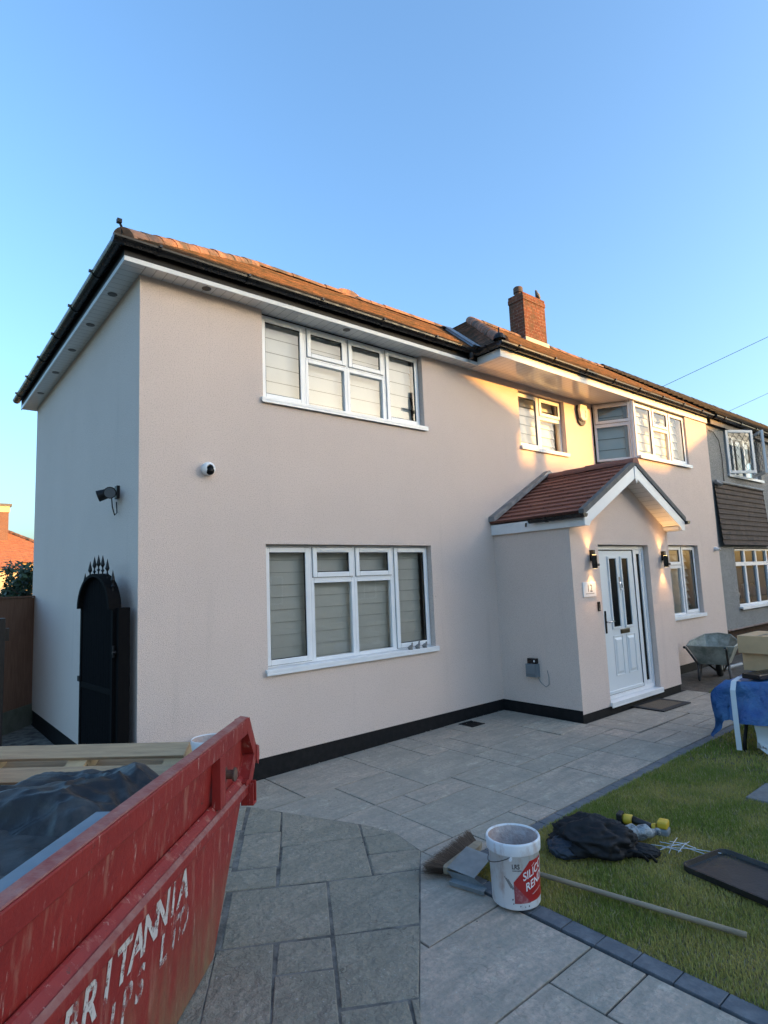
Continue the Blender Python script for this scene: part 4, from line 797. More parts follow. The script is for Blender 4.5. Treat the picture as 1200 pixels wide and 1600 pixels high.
# ------------------------------------------------------------------ the skip
sdv=Vector((.6899,.7239,0)).normalized(); snv=Vector((sdv.y,-sdv.x,0)); SZ=Vector((0,0,1))
Ms=frameM((0,0,0),sdv,-snv,(0,0,1))       # local x along the skip (s), local y = -n
def SK(s,n,z): return sdv*s+snv*n+SZ*z
skip=thing('red_skip','battered red skip with white hand painted lettering on its side','skip',tuple(SK(-3.2,.65,-.16)))
M_red=mat('worn_red_paint',rough=.5,spec=.45); c=tc(M_red)
a=mixc(M_red,noi(M_red,c,2.2,5,.3,.7),(.245,.018,.016),(.32,.029,.022)); st=tc(M_red,'Object',(7,7,1.2)); st2=tc(M_red,'Object',(26,26,3.0))
a=mixc(M_red,noi(M_red,st,2.4,6,.57,.75),a,(.42,.17,.12)); a=mixc(M_red,noi(M_red,st2,1.5,7,.60,.69,.75),a,(.62,.42,.35)); a=mixc(M_red,noi(M_red,c,11,8,.63,.67,.8),a,(.085,.04,.03))
a=mixc(M_red,noi(M_red,st,5,8,.64,.70,.7),a,(.17,.025,.022))
gr=N(M_red,'ShaderNodeSeparateXYZ'); Lk(M_red,c,gr.inputs[0]); g1=N(M_red,'ShaderNodeMapRange'); g1.inputs[1].default_value=.32; g1.inputs[2].default_value=-.10; Lk(M_red,gr.outputs[2],g1.inputs[0])
g2=N(M_red,'ShaderNodeMath'); g2.operation='MULTIPLY'; Lk(M_red,g1.outputs[0],g2.inputs[0]); Lk(M_red,noi(M_red,st,1.6,6,.3,.62),g2.inputs[1]); a=mixc(M_red,g2.outputs[0],a,(.24,.15,.08)); BC(M_red,a)
bumpn(M_red,noi(M_red,c,26,6,.3,.7),.25,.006); 
M_red_edge=mat('scuffed_red_edge',(.25,.055,.045),.6,col2=(.33,.15,.12),nscale=14,lo=.35,hi=.7,bump=.4,bscale=50)
M_rust=mat('rusty_steel',(.08,.05,.04),.7,col2=(.16,.09,.06),nscale=20)
sE,sB=-1.60,-4.78; NR=1.47; NL=-.22
# side profile: n as a function of z
def nz(z): 
    return 1.400+.045*(z+.16)/.76 if z<.60 else 1.415+.03*(z-.60)/.3
b=MB()
def panel(sgn):
    nf=(lambda z:nz(z)) if sgn>0 else (lambda z: NL+ (NR-nz(z)) )
    # lower panel, ends slope outwards
    S0=lambda z:(-2.0+(z+.16)*(.36/.64) if z<.48 else -1.64+(z-.48)*.3); S1=lambda z:(-4.35-(z+.16)*(.36/.64) if z<.48 else -4.71-(z-.48)*.3)
    zs_=[-.14,.10,.30,.48,.56]
    for i in range(len(zs_)-1):
        a,c=zs_[i],zs_[i+1]
        for th in (0,.012):
            b.add([tuple(SK(S1(a),nf(a)-th*sgn,a)),tuple(SK(S0(a),nf(a)-th*sgn,a)),tuple(SK(S0(c),nf(c)-th*sgn,c)),tuple(SK(S1(c),nf(c)-th*sgn,c))],[(0,1,2,3)])
    n1=nf(.6)
    b.add([tuple(SK(sB,n1,.62)),tuple(SK(sE,n1,.62)),tuple(SK(sE+.02,nf(.9)+.0,.90)),tuple(SK(sB-.02,nf(.9),.90))],[(0,1,2,3)])
    b.add([tuple(SK(sB,n1-.012*sgn,.5)),tuple(SK(sE,n1-.012*sgn,.5)),tuple(SK(sE+.02,nf(.9)-.012*sgn,.90)),tuple(SK(sB-.02,nf(.9)-.012*sgn,.90))],[(0,1,2,3)])
panel(1); panel(-1)
# floor and sloping ends
for (s0,s1) in ((-2.0,-1.62),(-4.35,-4.75)):
    b.add([tuple(SK(s0,1.39,-.14)),tuple(SK(s0,-.14,-.14)),tuple(SK(s1,NL+.04,.60)),tuple(SK(s1,NR-.03,.60))],[(0,1,2,3)])
b.add([tuple(SK(-2.0,1.39,-.14)),tuple(SK(-2.0,-.14,-.14)),tuple(SK(-4.35,-.14,-.14)),tuple(SK(-4.35,1.39,-.14))],[(0,1,2,3)])
b.build('skip_body',M_red,skip)
# top rim: angle section, and ledge at mid height
b=MB()
def sbar(b,s0,s1,poly): b.prism([(-n,z) for n,z in poly],'x',s0,s1,0,Ms)
sbar(b,sB-.05,sE,[(NR-.045,.88),(NR+.012,.875),(NR+.018,.965),(NR-.045,.972)])
o=b.build('top_rail',M_red,skip,bevel=.006)
b=MB(); sbar(b,sB-.05,sE+.0,[(NR-.035,.9745),(NR+.015,.9675),(NR+.012,.974),(NR-.035,.982)]); b.build('rail_edge',M_red_edge,skip,bevel=.003)
b=MB(); sbar(b,sB,sE+.01,[(1.425,.640),(1.44,.632),(1.485,.585),(1.485,.545),(1.44,.50),(1.425,.50)]); b.build('side_ledge',M_red,skip,bevel=.006)
b=MB(); sbar(b,sB,sE-.0,[(1.4700,.6065),(1.4865,.589),(1.4885,.591),(1.4720,.609)]); b.build('ledge_edge',M_red_edge,skip)
# end frame: upright post, pointed end flange, lifting pin, lug
b=MB(); b.box(-2.085,-2.05,-NR-.012,-NR+.035,.62,.875,0,Ms); b.box(-2.05,-2.0,-NR-.010,-NR-.004,.62,.875,0,Ms); b.build('side_post',M_red,skip,bevel=.003)
b=MB()
outer=[(-1.66,.972),(-1.585,.965),(-1.415,.735),(-1.44,.70),(-1.555,.58),(-1.60,.54),(-1.66,.56)]
def flange(b,n0,n1):
    P=[(-1.70,.905),(-1.63,.905),(-1.50,.735),(-1.61,.62),(-1.66,.62)]; Q=[(-1.66,.972),(-1.585,.965),(-1.43,.735),(-1.575,.56),(-1.66,.55)]
    for i in range(4):
        poly=[Q[i],Q[i+1],P[i+1],P[i]]
        vs=[tuple(SK(s,n0,z)) for s,z in poly]+[tuple(SK(s,n1,z)) for s,z in poly]; b.add(vs,[(0,1,2,3),(7,6,5,4)]+[(k,(k+1)%4,4+(k+1)%4,4+k) for k in range(4)])
flange(b,NR+.016,NR-.05); 
b.add([tuple(SK(s,NR-.052,z)) for s,z in [(-2.05,.90),(-1.63,.905),(-1.48,.735),(-1.61,.60),(-2.05,.60)]],[(0,1,2,3,4)])
b.build('end_flange',M_red,skip,bevel=.004)
b=MB(); p=[(-1.455,.775),(-1.405,.755),(-1.40,.70),(-1.425,.655),(-1.46,.69)]; vs=[tuple(SK(s,NR+.02,z)) for s,z in p]+[tuple(SK(s,NR-.02,z)) for s,z in p]; b.add(vs,[(0,1,2,3,4),(9,8,7,6,5)]+[(k,(k+1)%5,5+(k+1)%5,5+k) for k in range(5)]); b.build('end_lug',M_red,skip,bevel=.003)
b=MB(); b.tube([SK(-1.86,NR-.05,.725),SK(-1.86,NR+.008,.725)],.024,14); b.tube([SK(-1.86,NR+.008,.725),SK(-1.86,NR+.018,.725)],.036,14); b.tube([SK(-1.86,NR-.05,.725),SK(-1.86,NR-.040,.725)],.042,14); b.build('lifting_pin',M_rust,skip)
b=MB()
for q in (NR-.03,):
    pass
M2=Ms; b.box(-1.625,-1.56,-NR-.045,-NR-.010,.475,.488,0,M2); b.box(-1.625,-1.615,-NR-.045,-NR-.010,.488,.60,0,M2); b.box(-1.57,-1.56,-NR-.045,-NR-.010,.488,.60,0,M2); b.box(-1.625,-1.56,-NR-.010,-NR+.03,.475,.60,0,M2)
b.build('chain_bracket',M_red,skip,bevel=.002)
# left rail of the skip
b=MB(); sbar(b,sB-.05,sE,[(NL-.012,.875),(NL+.045,.88),(NL+.045,.972),(NL-.018,.965)]); b.build('far_rail',M_red,skip,bevel=.004)
# lettering
M_wpaint=bpy.data.materials.new('worn_white_paint'); M_wpaint.use_nodes=True; n_=M_wpaint.node_tree; Bp=n_.nodes['Principled BSDF']; Bp.inputs['Base Color'].default_value=(.62,.58,.54,1); Bp.inputs['Roughness'].default_value=.7
cc=tc(M_wpaint); al=noi(M_wpaint,cc,16,7,.38,.48,.75); cf=noi(M_wpaint,tc(M_wpaint,'Object',(3,3,.8)),5,5,.36,.44); mm=N(M_wpaint,'ShaderNodeMath'); mm.operation='MULTIPLY'; Lk(M_wpaint,al,mm.inputs[0]); Lk(M_wpaint,cf,mm.inputs[1]); Lk(M_wpaint,mm.outputs[0],Bp.inputs['Alpha'])
M_wfaint=M_wpaint.copy(); M_wfaint.name='faded_white_paint'
for nd in M_wfaint.node_tree.nodes:
    if nd.type=='MAP_RANGE': nd.inputs[1].default_value+=.04; nd.inputs[2].default_value+=.07
def paint(txt,s0,s1,z0,z1,h,m,name,shear=.15,bold=.026):
    """letters stepping along the side, s runs away from the camera"""
    n=len(txt); b=MB()
    for i,chh in enumerate(txt):
        if chh==' ': continue
        vs,fs=text_mesh(chh,1.0,font_shear=shear,align='CENTER',offset=bold)
        zmax=.72; sc=h/zmax; s=s0+(s1-s0)*(i+.5)/n; zb=z0+(z1-z0)*(i+.5)/n; wj=1.0+random.uniform(-.06,.06)
        out=[]
        for (x,y,_) in vs:
            z=zb+y*sc*random.uniform(.995,1.005); out.append(tuple(SK(s+x*sc*.92*wj,nz(z)+.0025,z)))
        b.add(out,fs)
    return b.build(name,m,skip)
paint('BRITANNIA',-3.36,-2.40,.368,.368,.132,M_wpaint,'painted_lettering')
paint('SKIPS LTD',-3.30,-2.38,.205,.225,.118,M_wfaint,'faded_lettering')
# contents
def heap(name,label,cat,m,s0,s1,n0,n1,zf,res=110,amp=.05,seed=0,ridge=2.6,parent=None):
    vs=[];fs=[]; w_=res
    for i in range(w_+1):
        for j in range(w_+1):
            u=i/w_;v=j/w_; s=s0+(s1-s0)*u; n=n0+(n1-n0)*v; p=Vector((s*ridge,n*ridge,seed))
            p=Vector((s*ridge+.25*noise.noise(p*.9),n*ridge*.55+.25*noise.noise(p*1.1+Vector((3,3,3))),seed)); r=1-abs(noise.noise(p))*2.2; r2=1-abs(noise.noise(p*2.3+Vector((5,1,0))))*2.2; r3=1-abs(noise.noise(p*5.1+Vector((1,7,3))))*2.0; r4=0
            z=zf(s,n)+amp*(r*.8+r2*.45+r3*.2+r4*.09)
            ds=.05*noise.noise(p*1.4+Vector((0,9,0))); dn=.05*noise.noise(p*1.4+Vector((9,0,0)))
            vs.append(tuple(SK(s+ds,n+dn,z)))
    for i in range(w_):
        for j in range(w_): a=i*(w_+1)+j; fs.append((a,a+1,a+w_+2,a+w_+1))
    b=MB(); b.add(vs,fs); o=b.build(name,m,smooth=True); ident(o,label,cat); return o
M_plas=mat('dusty_black_plastic',(.016,.016,.017),.5,spec=.35,col2=(.085,.088,.086),nscale=5,ndet=8,lo=.44,hi=.72,bump=.35,bscale=26,bdist=.012,rvar=.1)
M_plas2=mat('dusty_blue_black_sheet',(.022,.024,.025),.6,spec=.3,col2=(.095,.10,.10),nscale=4,ndet=8,lo=.42,hi=.75,bump=.3,bscale=40,bdist=.008)
def zf1(s,n):
    e=max(0,1-((s+2.75)/.85)**2)**.5 if abs(s+2.75)<.85 else 0
    return .62+.34*e*min(1,max(0,(1.50-n)/.35)+.35)
def sm(a,b_,x): t=min(1,max(0,(x-a)/(b_-a))); return t*t*(3-2*t)
heap('plastic_sheet','large crumpled dusty blue black plastic sheet filling the skip','plastic sheet',M_plas2,-4.6,-1.95,-.12,1.40,lambda s,n:.60+.16*sm(-4.6,-3.5,s)*(1-sm(-2.5,-1.95,s))*sm(-.2,.7,n)-.03*sm(1.0,1.4,n),amp=.05,seed=2)
heap('plastic_bag','folded black polythene heap on top of the sheet in the skip','plastic sheet',M_plas,-3.0,-2.05,.45,1.36,lambda s,n:.52+.33*sm(-3.0,-2.62,s)*(1-sm(-2.3,-2.05,s))*sm(.35,.65,n)*(1-.35*sm(1.15,1.36,n)),amp=.06,seed=7,ridge=3.6)
b=MB(); b.box(-4.5,-2.93,-1.418,-1.30,.915,.93,0,frameM((0,0,.0),sdv,-snv,(0,0,1))); ident(b.build('grey_board',mat('blue_grey_board',(.20,.25,.29),.6,col2=(.15,.19,.22),nscale=4),bevel=.006),'long blue grey board lying along the inside of the skip rim','board')
# pallet leaning at the far end of the skip
M_pine=mat('weathered_pine',(.47,.33,.19),.85,col2=(.31,.215,.125),nscale=3,ndet=8,stretch=(1.2,14,14),bump=.5,bscale=30,bdist=.004,lo=.3,hi=.7)
M_pine2=mat('fresh_pine_block',(.50,.37,.20),.8,col2=(.40,.28,.15),nscale=5,bump=.3)
pal=thing('wooden_pallet','weathered pine pallet leaning across the far end of the skip','pallet',tuple(SK(-1.46,.44,.81)))
pal.matrix_world=frameM(tuple(SK(-1.44,1.06-1.35,.80)),snv,(sdv*.88+SZ*.47),(sdv*-.47+SZ*.88)); M0=pal.matrix_world.copy()
# local: x across (towards the left), y = up the pallet face (0 = top edge, negative = down), z = towards camera/up
pal.location=M0.translation; pal.rotation_euler=M0.to_euler()
PW=1.35
for k,(ya,yb) in enumerate([(-.115,0),(-.30,-.185),(-.485,-.37),(-.67,-.555),(-.86,-.745)]):
    b=MB(); b.box(0,PW,ya,yb,-.022,0,0,T(0,0,random.uniform(-.001,.001))); local(b,'deck_board',M_pine,pal,bevel=.003)
for k in range(3):
    for j in range(3):
        b=MB(); x=.0+k*(PW-.12)/2; y=(-.10,-.48,-.86)[j]; b.box(x,x+.12,y-.02 if j<2 else y,y+.10,-.122,-.045); local(b,'block',M_pine2,pal,bevel=.003)
    b=MB(); b.box(x,x+.12,-.86,0,-.0445,-.0225); local(b,'stringer',M_pine2,pal)
for k in range(3):
    b=MB(); y=(-.10,-.48,-.86)[k]; b.box(0,PW,y,y+.10,-.145,-.1225); local(b,'bottom_board',M_pine,pal)
# render tubs
M_tub=mat('white_tub_plastic',(.72,.74,.75),.4,col2=(.50,.41,.37),nscale=7,ndet=8,lo=.53,hi=.72,bump=.1,stretch=(2.2,2.2,.9))
M_crust=mat('pinkish_render_residue',(.42,.33,.30),.95,col2=(.55,.50,.48),nscale=12,bump=.7,bscale=50)
def tub(label,loc,rz,h=.36,rt=.158,rb=.137,full=True,group='white render tubs'):
    t=thing('render_tub',label,'tub',loc,rz,group); q=h/.36
    b=MB(); b.lathe([(0,0.001),(rb-.012,.001),(rb,.008),(rb+.002,.014),(rt-.012,h-.070*q),(rt-.002,h-.066*q),(rt,h-.060*q),(rt+.001,h-.010),(rt-.003,h),(rt-.010,h),(rt-.013,h-.008)],48); local(b,'tub_body',M_tub,t,smooth=True)
    b=MB(); b.lathe([(rt-.0132,h-.008),(rt-.018,h-.10),(rb-.006,.03),(0,.028)],40); local(b,'tub_inside',M_crust,t,smooth=True)
    def Rz(z): return rb+.002+(rt-.014-rb)*(z-.014)/(h-.084)
    def wrap(b,pts,fs,off=.0012,mi=0):
        b.add([(math.cos(u/.15-PI/2)*(Rz(z)+off),math.sin(u/.15-PI/2)*(Rz(z)+off),z) for u,z in pts],fs,mi)
    if full:
        b=MB(); 
        def top(u): return .15+ (u+.03)*.115/.10 if u<.075 else .2705
        cols=[-.03+ .28*i/60 for i in range(61)]
        pts=[];fs=[]
        for i,u in enumerate(cols): pts+= [(u,.045+.02*max(0,u-.0)*2),(u,min(.268,.160+(u+.03)*1.05))]
        for i in range(60): fs.append((2*i,2*i+2,2*i+3,2*i+1))
        wrap(b,pts,fs); local(b,'red_label',mat('red_label',(.42,.022,.022),.4,col2=(.36,.02,.02),nscale=4),t)
        b=MB(); pts=[];fs=[]; cs=[-.03+.10*i/24 for i in range(25)]
        for u in cs: pts+=[(u,.046),(u,min(.158,max(.047,.152-(u+.03)*1.05)))]
        for i in range(24): fs.append((2*i,2*i+2,2*i+3,2*i+1))
        wrap(b,pts,fs,.0018); local(b,'pale_label_panel',mat('faded_red_label',(.30,.06,.07),.5,col2=(.45,.20,.20),nscale=40,lo=.45,hi=.7),t)
        M_lab=mat('white_print',(.75,.75,.75),.5)
        b=MB(); 
        for txt,u0,z0,sz in (('SILICONE',.026,.165,.062),('RENDER',.040,.108,.062)):
            vs,fs=text_mesh(txt,sz,offset=.0010); wrap(b,[(u0+x*.86,z0+y+x*.30) for x,y,_ in vs],fs,.0022)
        b.v=b.v; local(b,'label_text',M_lab,t)
        b=MB()
        for k in range(9): wrap(b,[(.085+k*.009,.086+k*.0027),(.091+k*.009,.0878+k*.0027),(.091+k*.009,.0915+k*.0027),(.085+k*.009,.0897+k*.0027)],[(0,1,2,3)],.0022)
        for k in range(3): wrap(b,[(.088+k*.008,.236+k*.005),(.094+k*.008,.240+k*.005),(.094+k*.008,.244+k*.005),(.088+k*.008,.240+k*.005)],[(0,1,2,3)],.0022)
        local(b,'small_print',M_lab,t)
        b=MB(); vs,fs=text_mesh('LRS',.036,offset=.0008); wrap(b,[(-.036+x*.82,.232+y) for x,y,_ in vs],fs,.0022); 
        for k in range(7): wrap(b,[(-.032+k*.0075,.219),(-.027+k*.0075,.219),(-.027+k*.0075,.225),(-.032+k*.0075,.225)],[(0,1,2,3)],.0022)
        for k in range(3): 
            u_=-.085+k*.011; wrap(b,[(u_,.185-k*.006),(u_+.003,.186-k*.006),(u_+.040,.128-k*.006),(u_+.037,.126-k*.006)],[(0,1,2,3)],.0022)
        for (u_,z_,w_) in ((-.045,.062,.009),(-.04,.040,.006),(.0,.028,.006),(.03,.022,.005),(.052,.024,.009)): wrap(b,[(u_,z_),(u_+w_,z_+.002),(u_+w_*.8,z_+.010),(u_+.002,z_+.008)],[(0,1,2,3)],.0022)
        local(b,'black_print',M_ink,t)
    b=MB(); hr=.158*q; pts=[]
    for k in range(25):
        a=PI*k/24; pts.append((-(rt+.004)*math.cos(a),-(rt+.008)*math.sin(a)*.93,h-.065*q-.075*math.sin(a)))
    b.tube(pts,.0022,5); o=local(b,'wire_handle',M_iron,t); o.rotation_euler=(0,0,R(-105))
    b=MB(); 
    for sg in (-1,1): b.tube([(sg*(rt-.012),0,h-.075*q),(sg*(rt+.008),0,h-.075*q)],.010,8)
    o=local(b,'handle_ear',M_tub,t); o.rotation_euler=(0,0,R(-105))
    return t
tub_rot=math.atan2(1.19+1.7153,-(-3.14+5.5472)*-1)
az=math.degrees(math.atan2(-1.7153-1.19,-5.5472+3.14))   # direction of the viewer seen from the tub
tub('open white render tub with red label and pinkish residue, standing on the patio edge',(1.195,-3.13,gz(1.195)+.011),R(-51+8),h=.365)
tub('white render tub standing half hidden behind the far end of the skip',(.56,-.24,gz(.47)+.01),R(20),h=.56,rt=.165,rb=.14,full=False,group='white render tubs')
b=MB(); 
# ------------------------------------------------------------------ broom and scraper plate
br=thing('yard_broom','wooden yard broom with brown bristles, its handle lying across the lawn','broom',(1.33,-2.60,-.12))
hd=Vector((.375,-1.60,0)); hd.normalize(); hs_=Vector((-hd.y,hd.x,0)); Mb=frameM((1.30,-2.62,-.11),-hs_,hd,(0,0,1))  # x across head, y along handle towards lawn
M_bwood=mat('pale_broom_wood',(.30,.25,.17),.7,col2=(.20,.17,.12),nscale=4,stretch=(4,.5,4),bump=.2)
b=MB(); b.tube([(1.32,-2.60,-.075),(1.50,-3.40,-.085),(1.685,-4.19,-.10)],.0145,12); o=b.build('handle',M_bwood,br,smooth=True)
b=MB(); 
L_=.46
b.prism([(-L_/2,-.022),(-L_/2+.03,-.035),(L_/2-.03,-.035),(L_/2,-.022),(L_/2,.012),(L_/2-.06,.03),(-L_/2+.06,.03),(-L_/2,.012)],'z',-.004,.036,0,Mb)
o=b.build('head_block',M_bwood,br,bevel=.004)
b=MB(); rnd=random.Random(3)
for k in range(2600):
    u=rnd.uniform(-L_/2,L_/2); v=rnd.uniform(-.02,.02); fl=u/L_*.16; ln=rnd.uniform(.09,.125); p=Mb@Vector((u,-.03+v*.3,.005+v)); q=Mb@Vector((u+fl+rnd.uniform(-.012,.012),-.03-ln,.02+v*1.6+rnd.uniform(-.01,.015))); s_=(q-p).cross(SZ).normalized()*.0013
    b.add([tuple(p-s_),tuple(p+s_),tuple(q+s_*.5),tuple(q-s_*.5)],[(0,1,2,3)],k%2)
b.build('bristles',[mat('brown_bristles',(.085,.055,.035),.9),mat('tan_bristles',(.15,.10,.065),.9)],br)
M_alu=mat('dull_aluminium',(.26,.30,.31),.5,metal=.4,col2=(.18,.21,.22),nscale=8)
pl=MB(); Mp=frameM((1.17,-2.86,gz(1.2)+.012),(.97,.24,0),(-.24,.97,0),(0,0,1))@Matrix.Rotation(R(-7),4,'Y')
pl.box(-.06,.20,.0,.19,.066,.070,0,Mp@Matrix.Rotation(R(6),4,'X')); pl.box(-.10,-.062,-.09,.15,.030,.034,0,Mp); pl.add([(-.062,-.09,.034),(-.062,.15,.034),(-.060,.19,.070),(-.060,.0,.070)],[(0,1,2,3)],0,Mp)
pl.box(-.104,-.100,-.09,.15,.010,.034,0,Mp)
ident(pl.build('metal_plate',M_alu,bevel=.001),'bent grey metal plate lying over the broom head beside the render tub','metal plate')
# ------------------------------------------------------------------ things on the lawn
def blob(b,M,sx,sy,sz,seed,amp=.25,n=96,mscale=2.2,flat=True):
    vs=[];fs=[]
    for i in range(n//2+1):
        th=PI*i/(n//2)
        for k in range(n):
            ph=2*PI*k/n; d=Vector((math.sin(th)*math.cos(ph),math.sin(th)*math.sin(ph),math.cos(th)))
            f=1+amp*((1-abs(noise.noise(d*mscale*.8+Vector((seed,0,0))))*2)*.55+(1-abs(noise.noise(Vector((d.x*2,d.y*5,d.z*3))+Vector((0,seed,0))))*2.4)*.42+(1-abs(noise.noise(Vector((d.x*9,d.y*4,d.z*7))+Vector((1,seed,4))))*2)*.2)
            z=d.z*sz*f; 
            if flat and z<-sz*.45: z=-sz*.45
            vs.append((d.x*sx*f,d.y*sy*f,z))
    for i in range(n//2):
        for k in range(n): fs.append((i*n+k,i*n+(k+1)%n,(i+1)*n+(k+1)%n,(i+1)*n+k))
    b.add(vs,fs,0,M)
M_bag=mat('black_bag_cloth',(.010,.011,.013),.7,spec=.35,bump=.4,bscale=45,bdist=.006); M_bag2=mat('dark_blue_panel',(.022,.032,.048),.65,bump=.3)
Dv=Vector((math.sin(R(58)),math.cos(R(58)),0)); Lv=Vector((Dv.y,-Dv.x,0))   # away from / across the view over the lawn
bag=thing('black_holdall','slumped black cloth bag lying on the grass beside the render tub','bag',(2.02,-3.10,-.14))
b=MB(); blob(b,frameM((2.03,-3.12,-.05),Lv,Dv,SZ),.235,.17,.12,3,amp=.30); b.build('bag_body',M_bag,bag,smooth=True)
b=MB(); blob(b,frameM((1.90,-3.02,-.09),Lv,Dv,SZ),.12,.13,.065,5,amp=.2); b.build('side_pocket',M_bag2,bag,smooth=True)
b=MB(); 
for k,o_ in enumerate((0,.05)):
    c0=Vector((2.10,-3.36,-.12)); b.tube([c0+Lv*(-.07+o_),c0+Lv*(0+o_)+SZ*.06-Dv*.03,c0+Lv*(.06+o_)+SZ*.05-Dv*.04,c0+Lv*(.10+o_)-Dv*.02],.010,6)
b.build('strap',M_bag,bag,smooth=True)
b=MB(); blob(b,frameM((2.20,-3.36,-.105),Lv,Dv,SZ),.12,.07,.04,8,amp=.18); ident(b.build('dark_cloth',M_bag,smooth=True),'small crumpled black cloth between the bag and the metal rods','cloth')
b=MB(); aX=(Lv*.93+Dv*.35).normalized(); ring_r=[.03,.047,.052,.048,.053,.046,.05,.044,.03,.018]; c0=Vector((2.33,-3.27,-.055)); b.tube([c0+aX*(-.15+.033*i)+SZ*(.01*math.sin(i*2.1)) for i in range(10)],ring_r,14); b.tube([c0+aX*.15,c0+aX*.175],[.024,.020],10)
M_wrap=mat('grey_plastic_wrap',(.30,.33,.34),.35,spec=.5,col2=(.05,.055,.06),nscale=24,ndet=7,lo=.45,hi=.62,bump=.7,bscale=50)
ident(b.build('foam_sausage',M_wrap,smooth=True),'dirty silver grey wrapped cylinder lying by the black bag','roll')
dr=thing('cordless_drill','yellow and black cordless drill lying on its side on the grass','drill',(2.62,-3.20,-.13))
M_yel2=mat('tool_yellow',(.62,.40,.03),.45); M_blk2=mat('tool_black',(.012,.012,.013),.5)
Md=frameM((2.57,-3.18,-.085),(Lv*.95+Dv*-.30),(Dv*.95+Lv*.30),SZ)
b=MB(); b.tube([(-.115,0,.01),(-.10,0,.012),(-.05,0,.015)],[.030,.036,.036],14,0,True,Md); b.build('motor_housing',M_yel2,dr,smooth=True)
b=MB(); b.box(-.155,-.117,-.045,.045,-.035,.055,0,Md); b.box(-.12,-.085,-.02,.02,-.05,-.02,0,Md); b.build('rear_guard',M_blk2,dr,bevel=.008)
b=MB(); b.tube([(-.05,0,.018),(.03,0,.004),(.09,0,-.008)],[.028,.022,.022],12,0,True,Md); b.build('grip',M_blk2,dr,smooth=True)
b=MB(); b.tube([(.085,0,-.012),(.115,0,-.006)],[.030,.032],10,0,True,Md); b.build('trigger_collar',M_yel2,dr,bevel=.004)
b=MB(); b.box(.125,.195,-.045,.045,.005,.055,0,Md); b.build('battery_cap',M_yel2,dr,bevel=.012)
b=MB(); b.box(.12,.198,-.048,.048,-.045,.004,0,Md); b.build('battery',mat('battery_grey',(.20,.22,.23),.5),dr,bevel=.012)
b=MB(); rnd=random.Random(11); c0=Vector((2.36,-3.50,-.115))
rods=[((-.17,.03,.02),(.06,-.06,.03)),((-.12,-.05,.0),(.10,.04,.045)),((-.06,.06,.03),(.20,-.02,.01)),((-.02,-.06,.01),(.05,.05,.07)),((.0,.03,.05),(.16,.05,.012)),((-.05,.0,.02),(.30,.01,.012)),((.04,-.03,.01),(.12,.03,.06))]
for p,q in rods: b.tube([c0+Lv*p[0]+Dv*p[1]+SZ*p[2],c0+Lv*(p[0]+q[0])/2+Dv*(p[1]+q[1])/2+SZ*((p[2]+q[2])/2+.01),c0+Lv*q[0]+Dv*q[1]+SZ*q[2]],.0026,6)
ident(b.build('metal_rods',mat('zinc_wire',(.5,.52,.54),.35,metal=.8)),'tangle of thin silver metal rods on the grass beside the black tray','rods')
# tray
tr=thing('plastic_tray','large shallow black plastic tray lying tilted on the lawn at the right edge','tray',(2.35,-4.0,-.10))
A=Vector((2.17,-3.64,0)); Bv=Vector((2.60,-3.735,0)); ex_=(Bv-A).normalized(); ey_=Vector((ex_.y,-ex_.x,0)); Mt=frameM((A.x,A.y,-.122),ex_,ey_,SZ)@Matrix.Rotation(R(1.5),4,'X')
def rrect(w_,h_,r,inset,n=6):
    out=[]
    for (cx,cy,a0) in ((w_-r,r,-90),(w_-r,h_-r,0),(r,h_-r,90),(r,r,180)):
        for k in range(n+1):
            a=R(a0+90*k/n); out.append((cx+(r-inset)*math.cos(a),cy+(r-inset)*math.sin(a)))
    return out
W_,H_=.43,.66; lay=[(rrect(W_,H_,.06,.010),-.002),(rrect(W_,H_,.06,.0),.0),(rrect(W_,H_,.06,.0),.034),(rrect(W_,H_,.06,.012),.036),(rrect(W_,H_,.06,.022),.012),(rrect(W_,H_,.06,.03),.010)]
b=MB(); vs=[];n_=len(lay[0][0])
for P,z in lay: vs+=[(x,y,z) for x,y in P]
fs=[]
for i in range(len(lay)-1):
    for k in range(n_): fs.append((i*n_+k,i*n_+(k+1)%n_,(i+1)*n_+(k+1)%n_,(i+1)*n_+k))
fs.append(tuple(range((len(lay)-1)*n_,len(lay)*n_))); fs.append(tuple(range(n_)))
b.add(vs,fs,0,Mt); b.build('tray_body',mat('scuffed_black_tray',(.012,.012,.012),.42,spec=.5,col2=(.05,.045,.04),nscale=7,ndet=8,lo=.52,hi=.75,bump=.15,bscale=60),tr)
b=MB(); b.box(3.66,4.12,-3.98,-3.50,-.15,gz(4)+.012); ident(b.build('manhole_slab',M_slab_gray if 'M_slab_gray' in globals() else mat('grey_lawn_slab',(.20,.205,.20),.9,col2=(.13,.135,.13),nscale=9,bump=.7,bscale=40),bevel=.008),'grey stone slab set in the lawn near the right edge','slab')
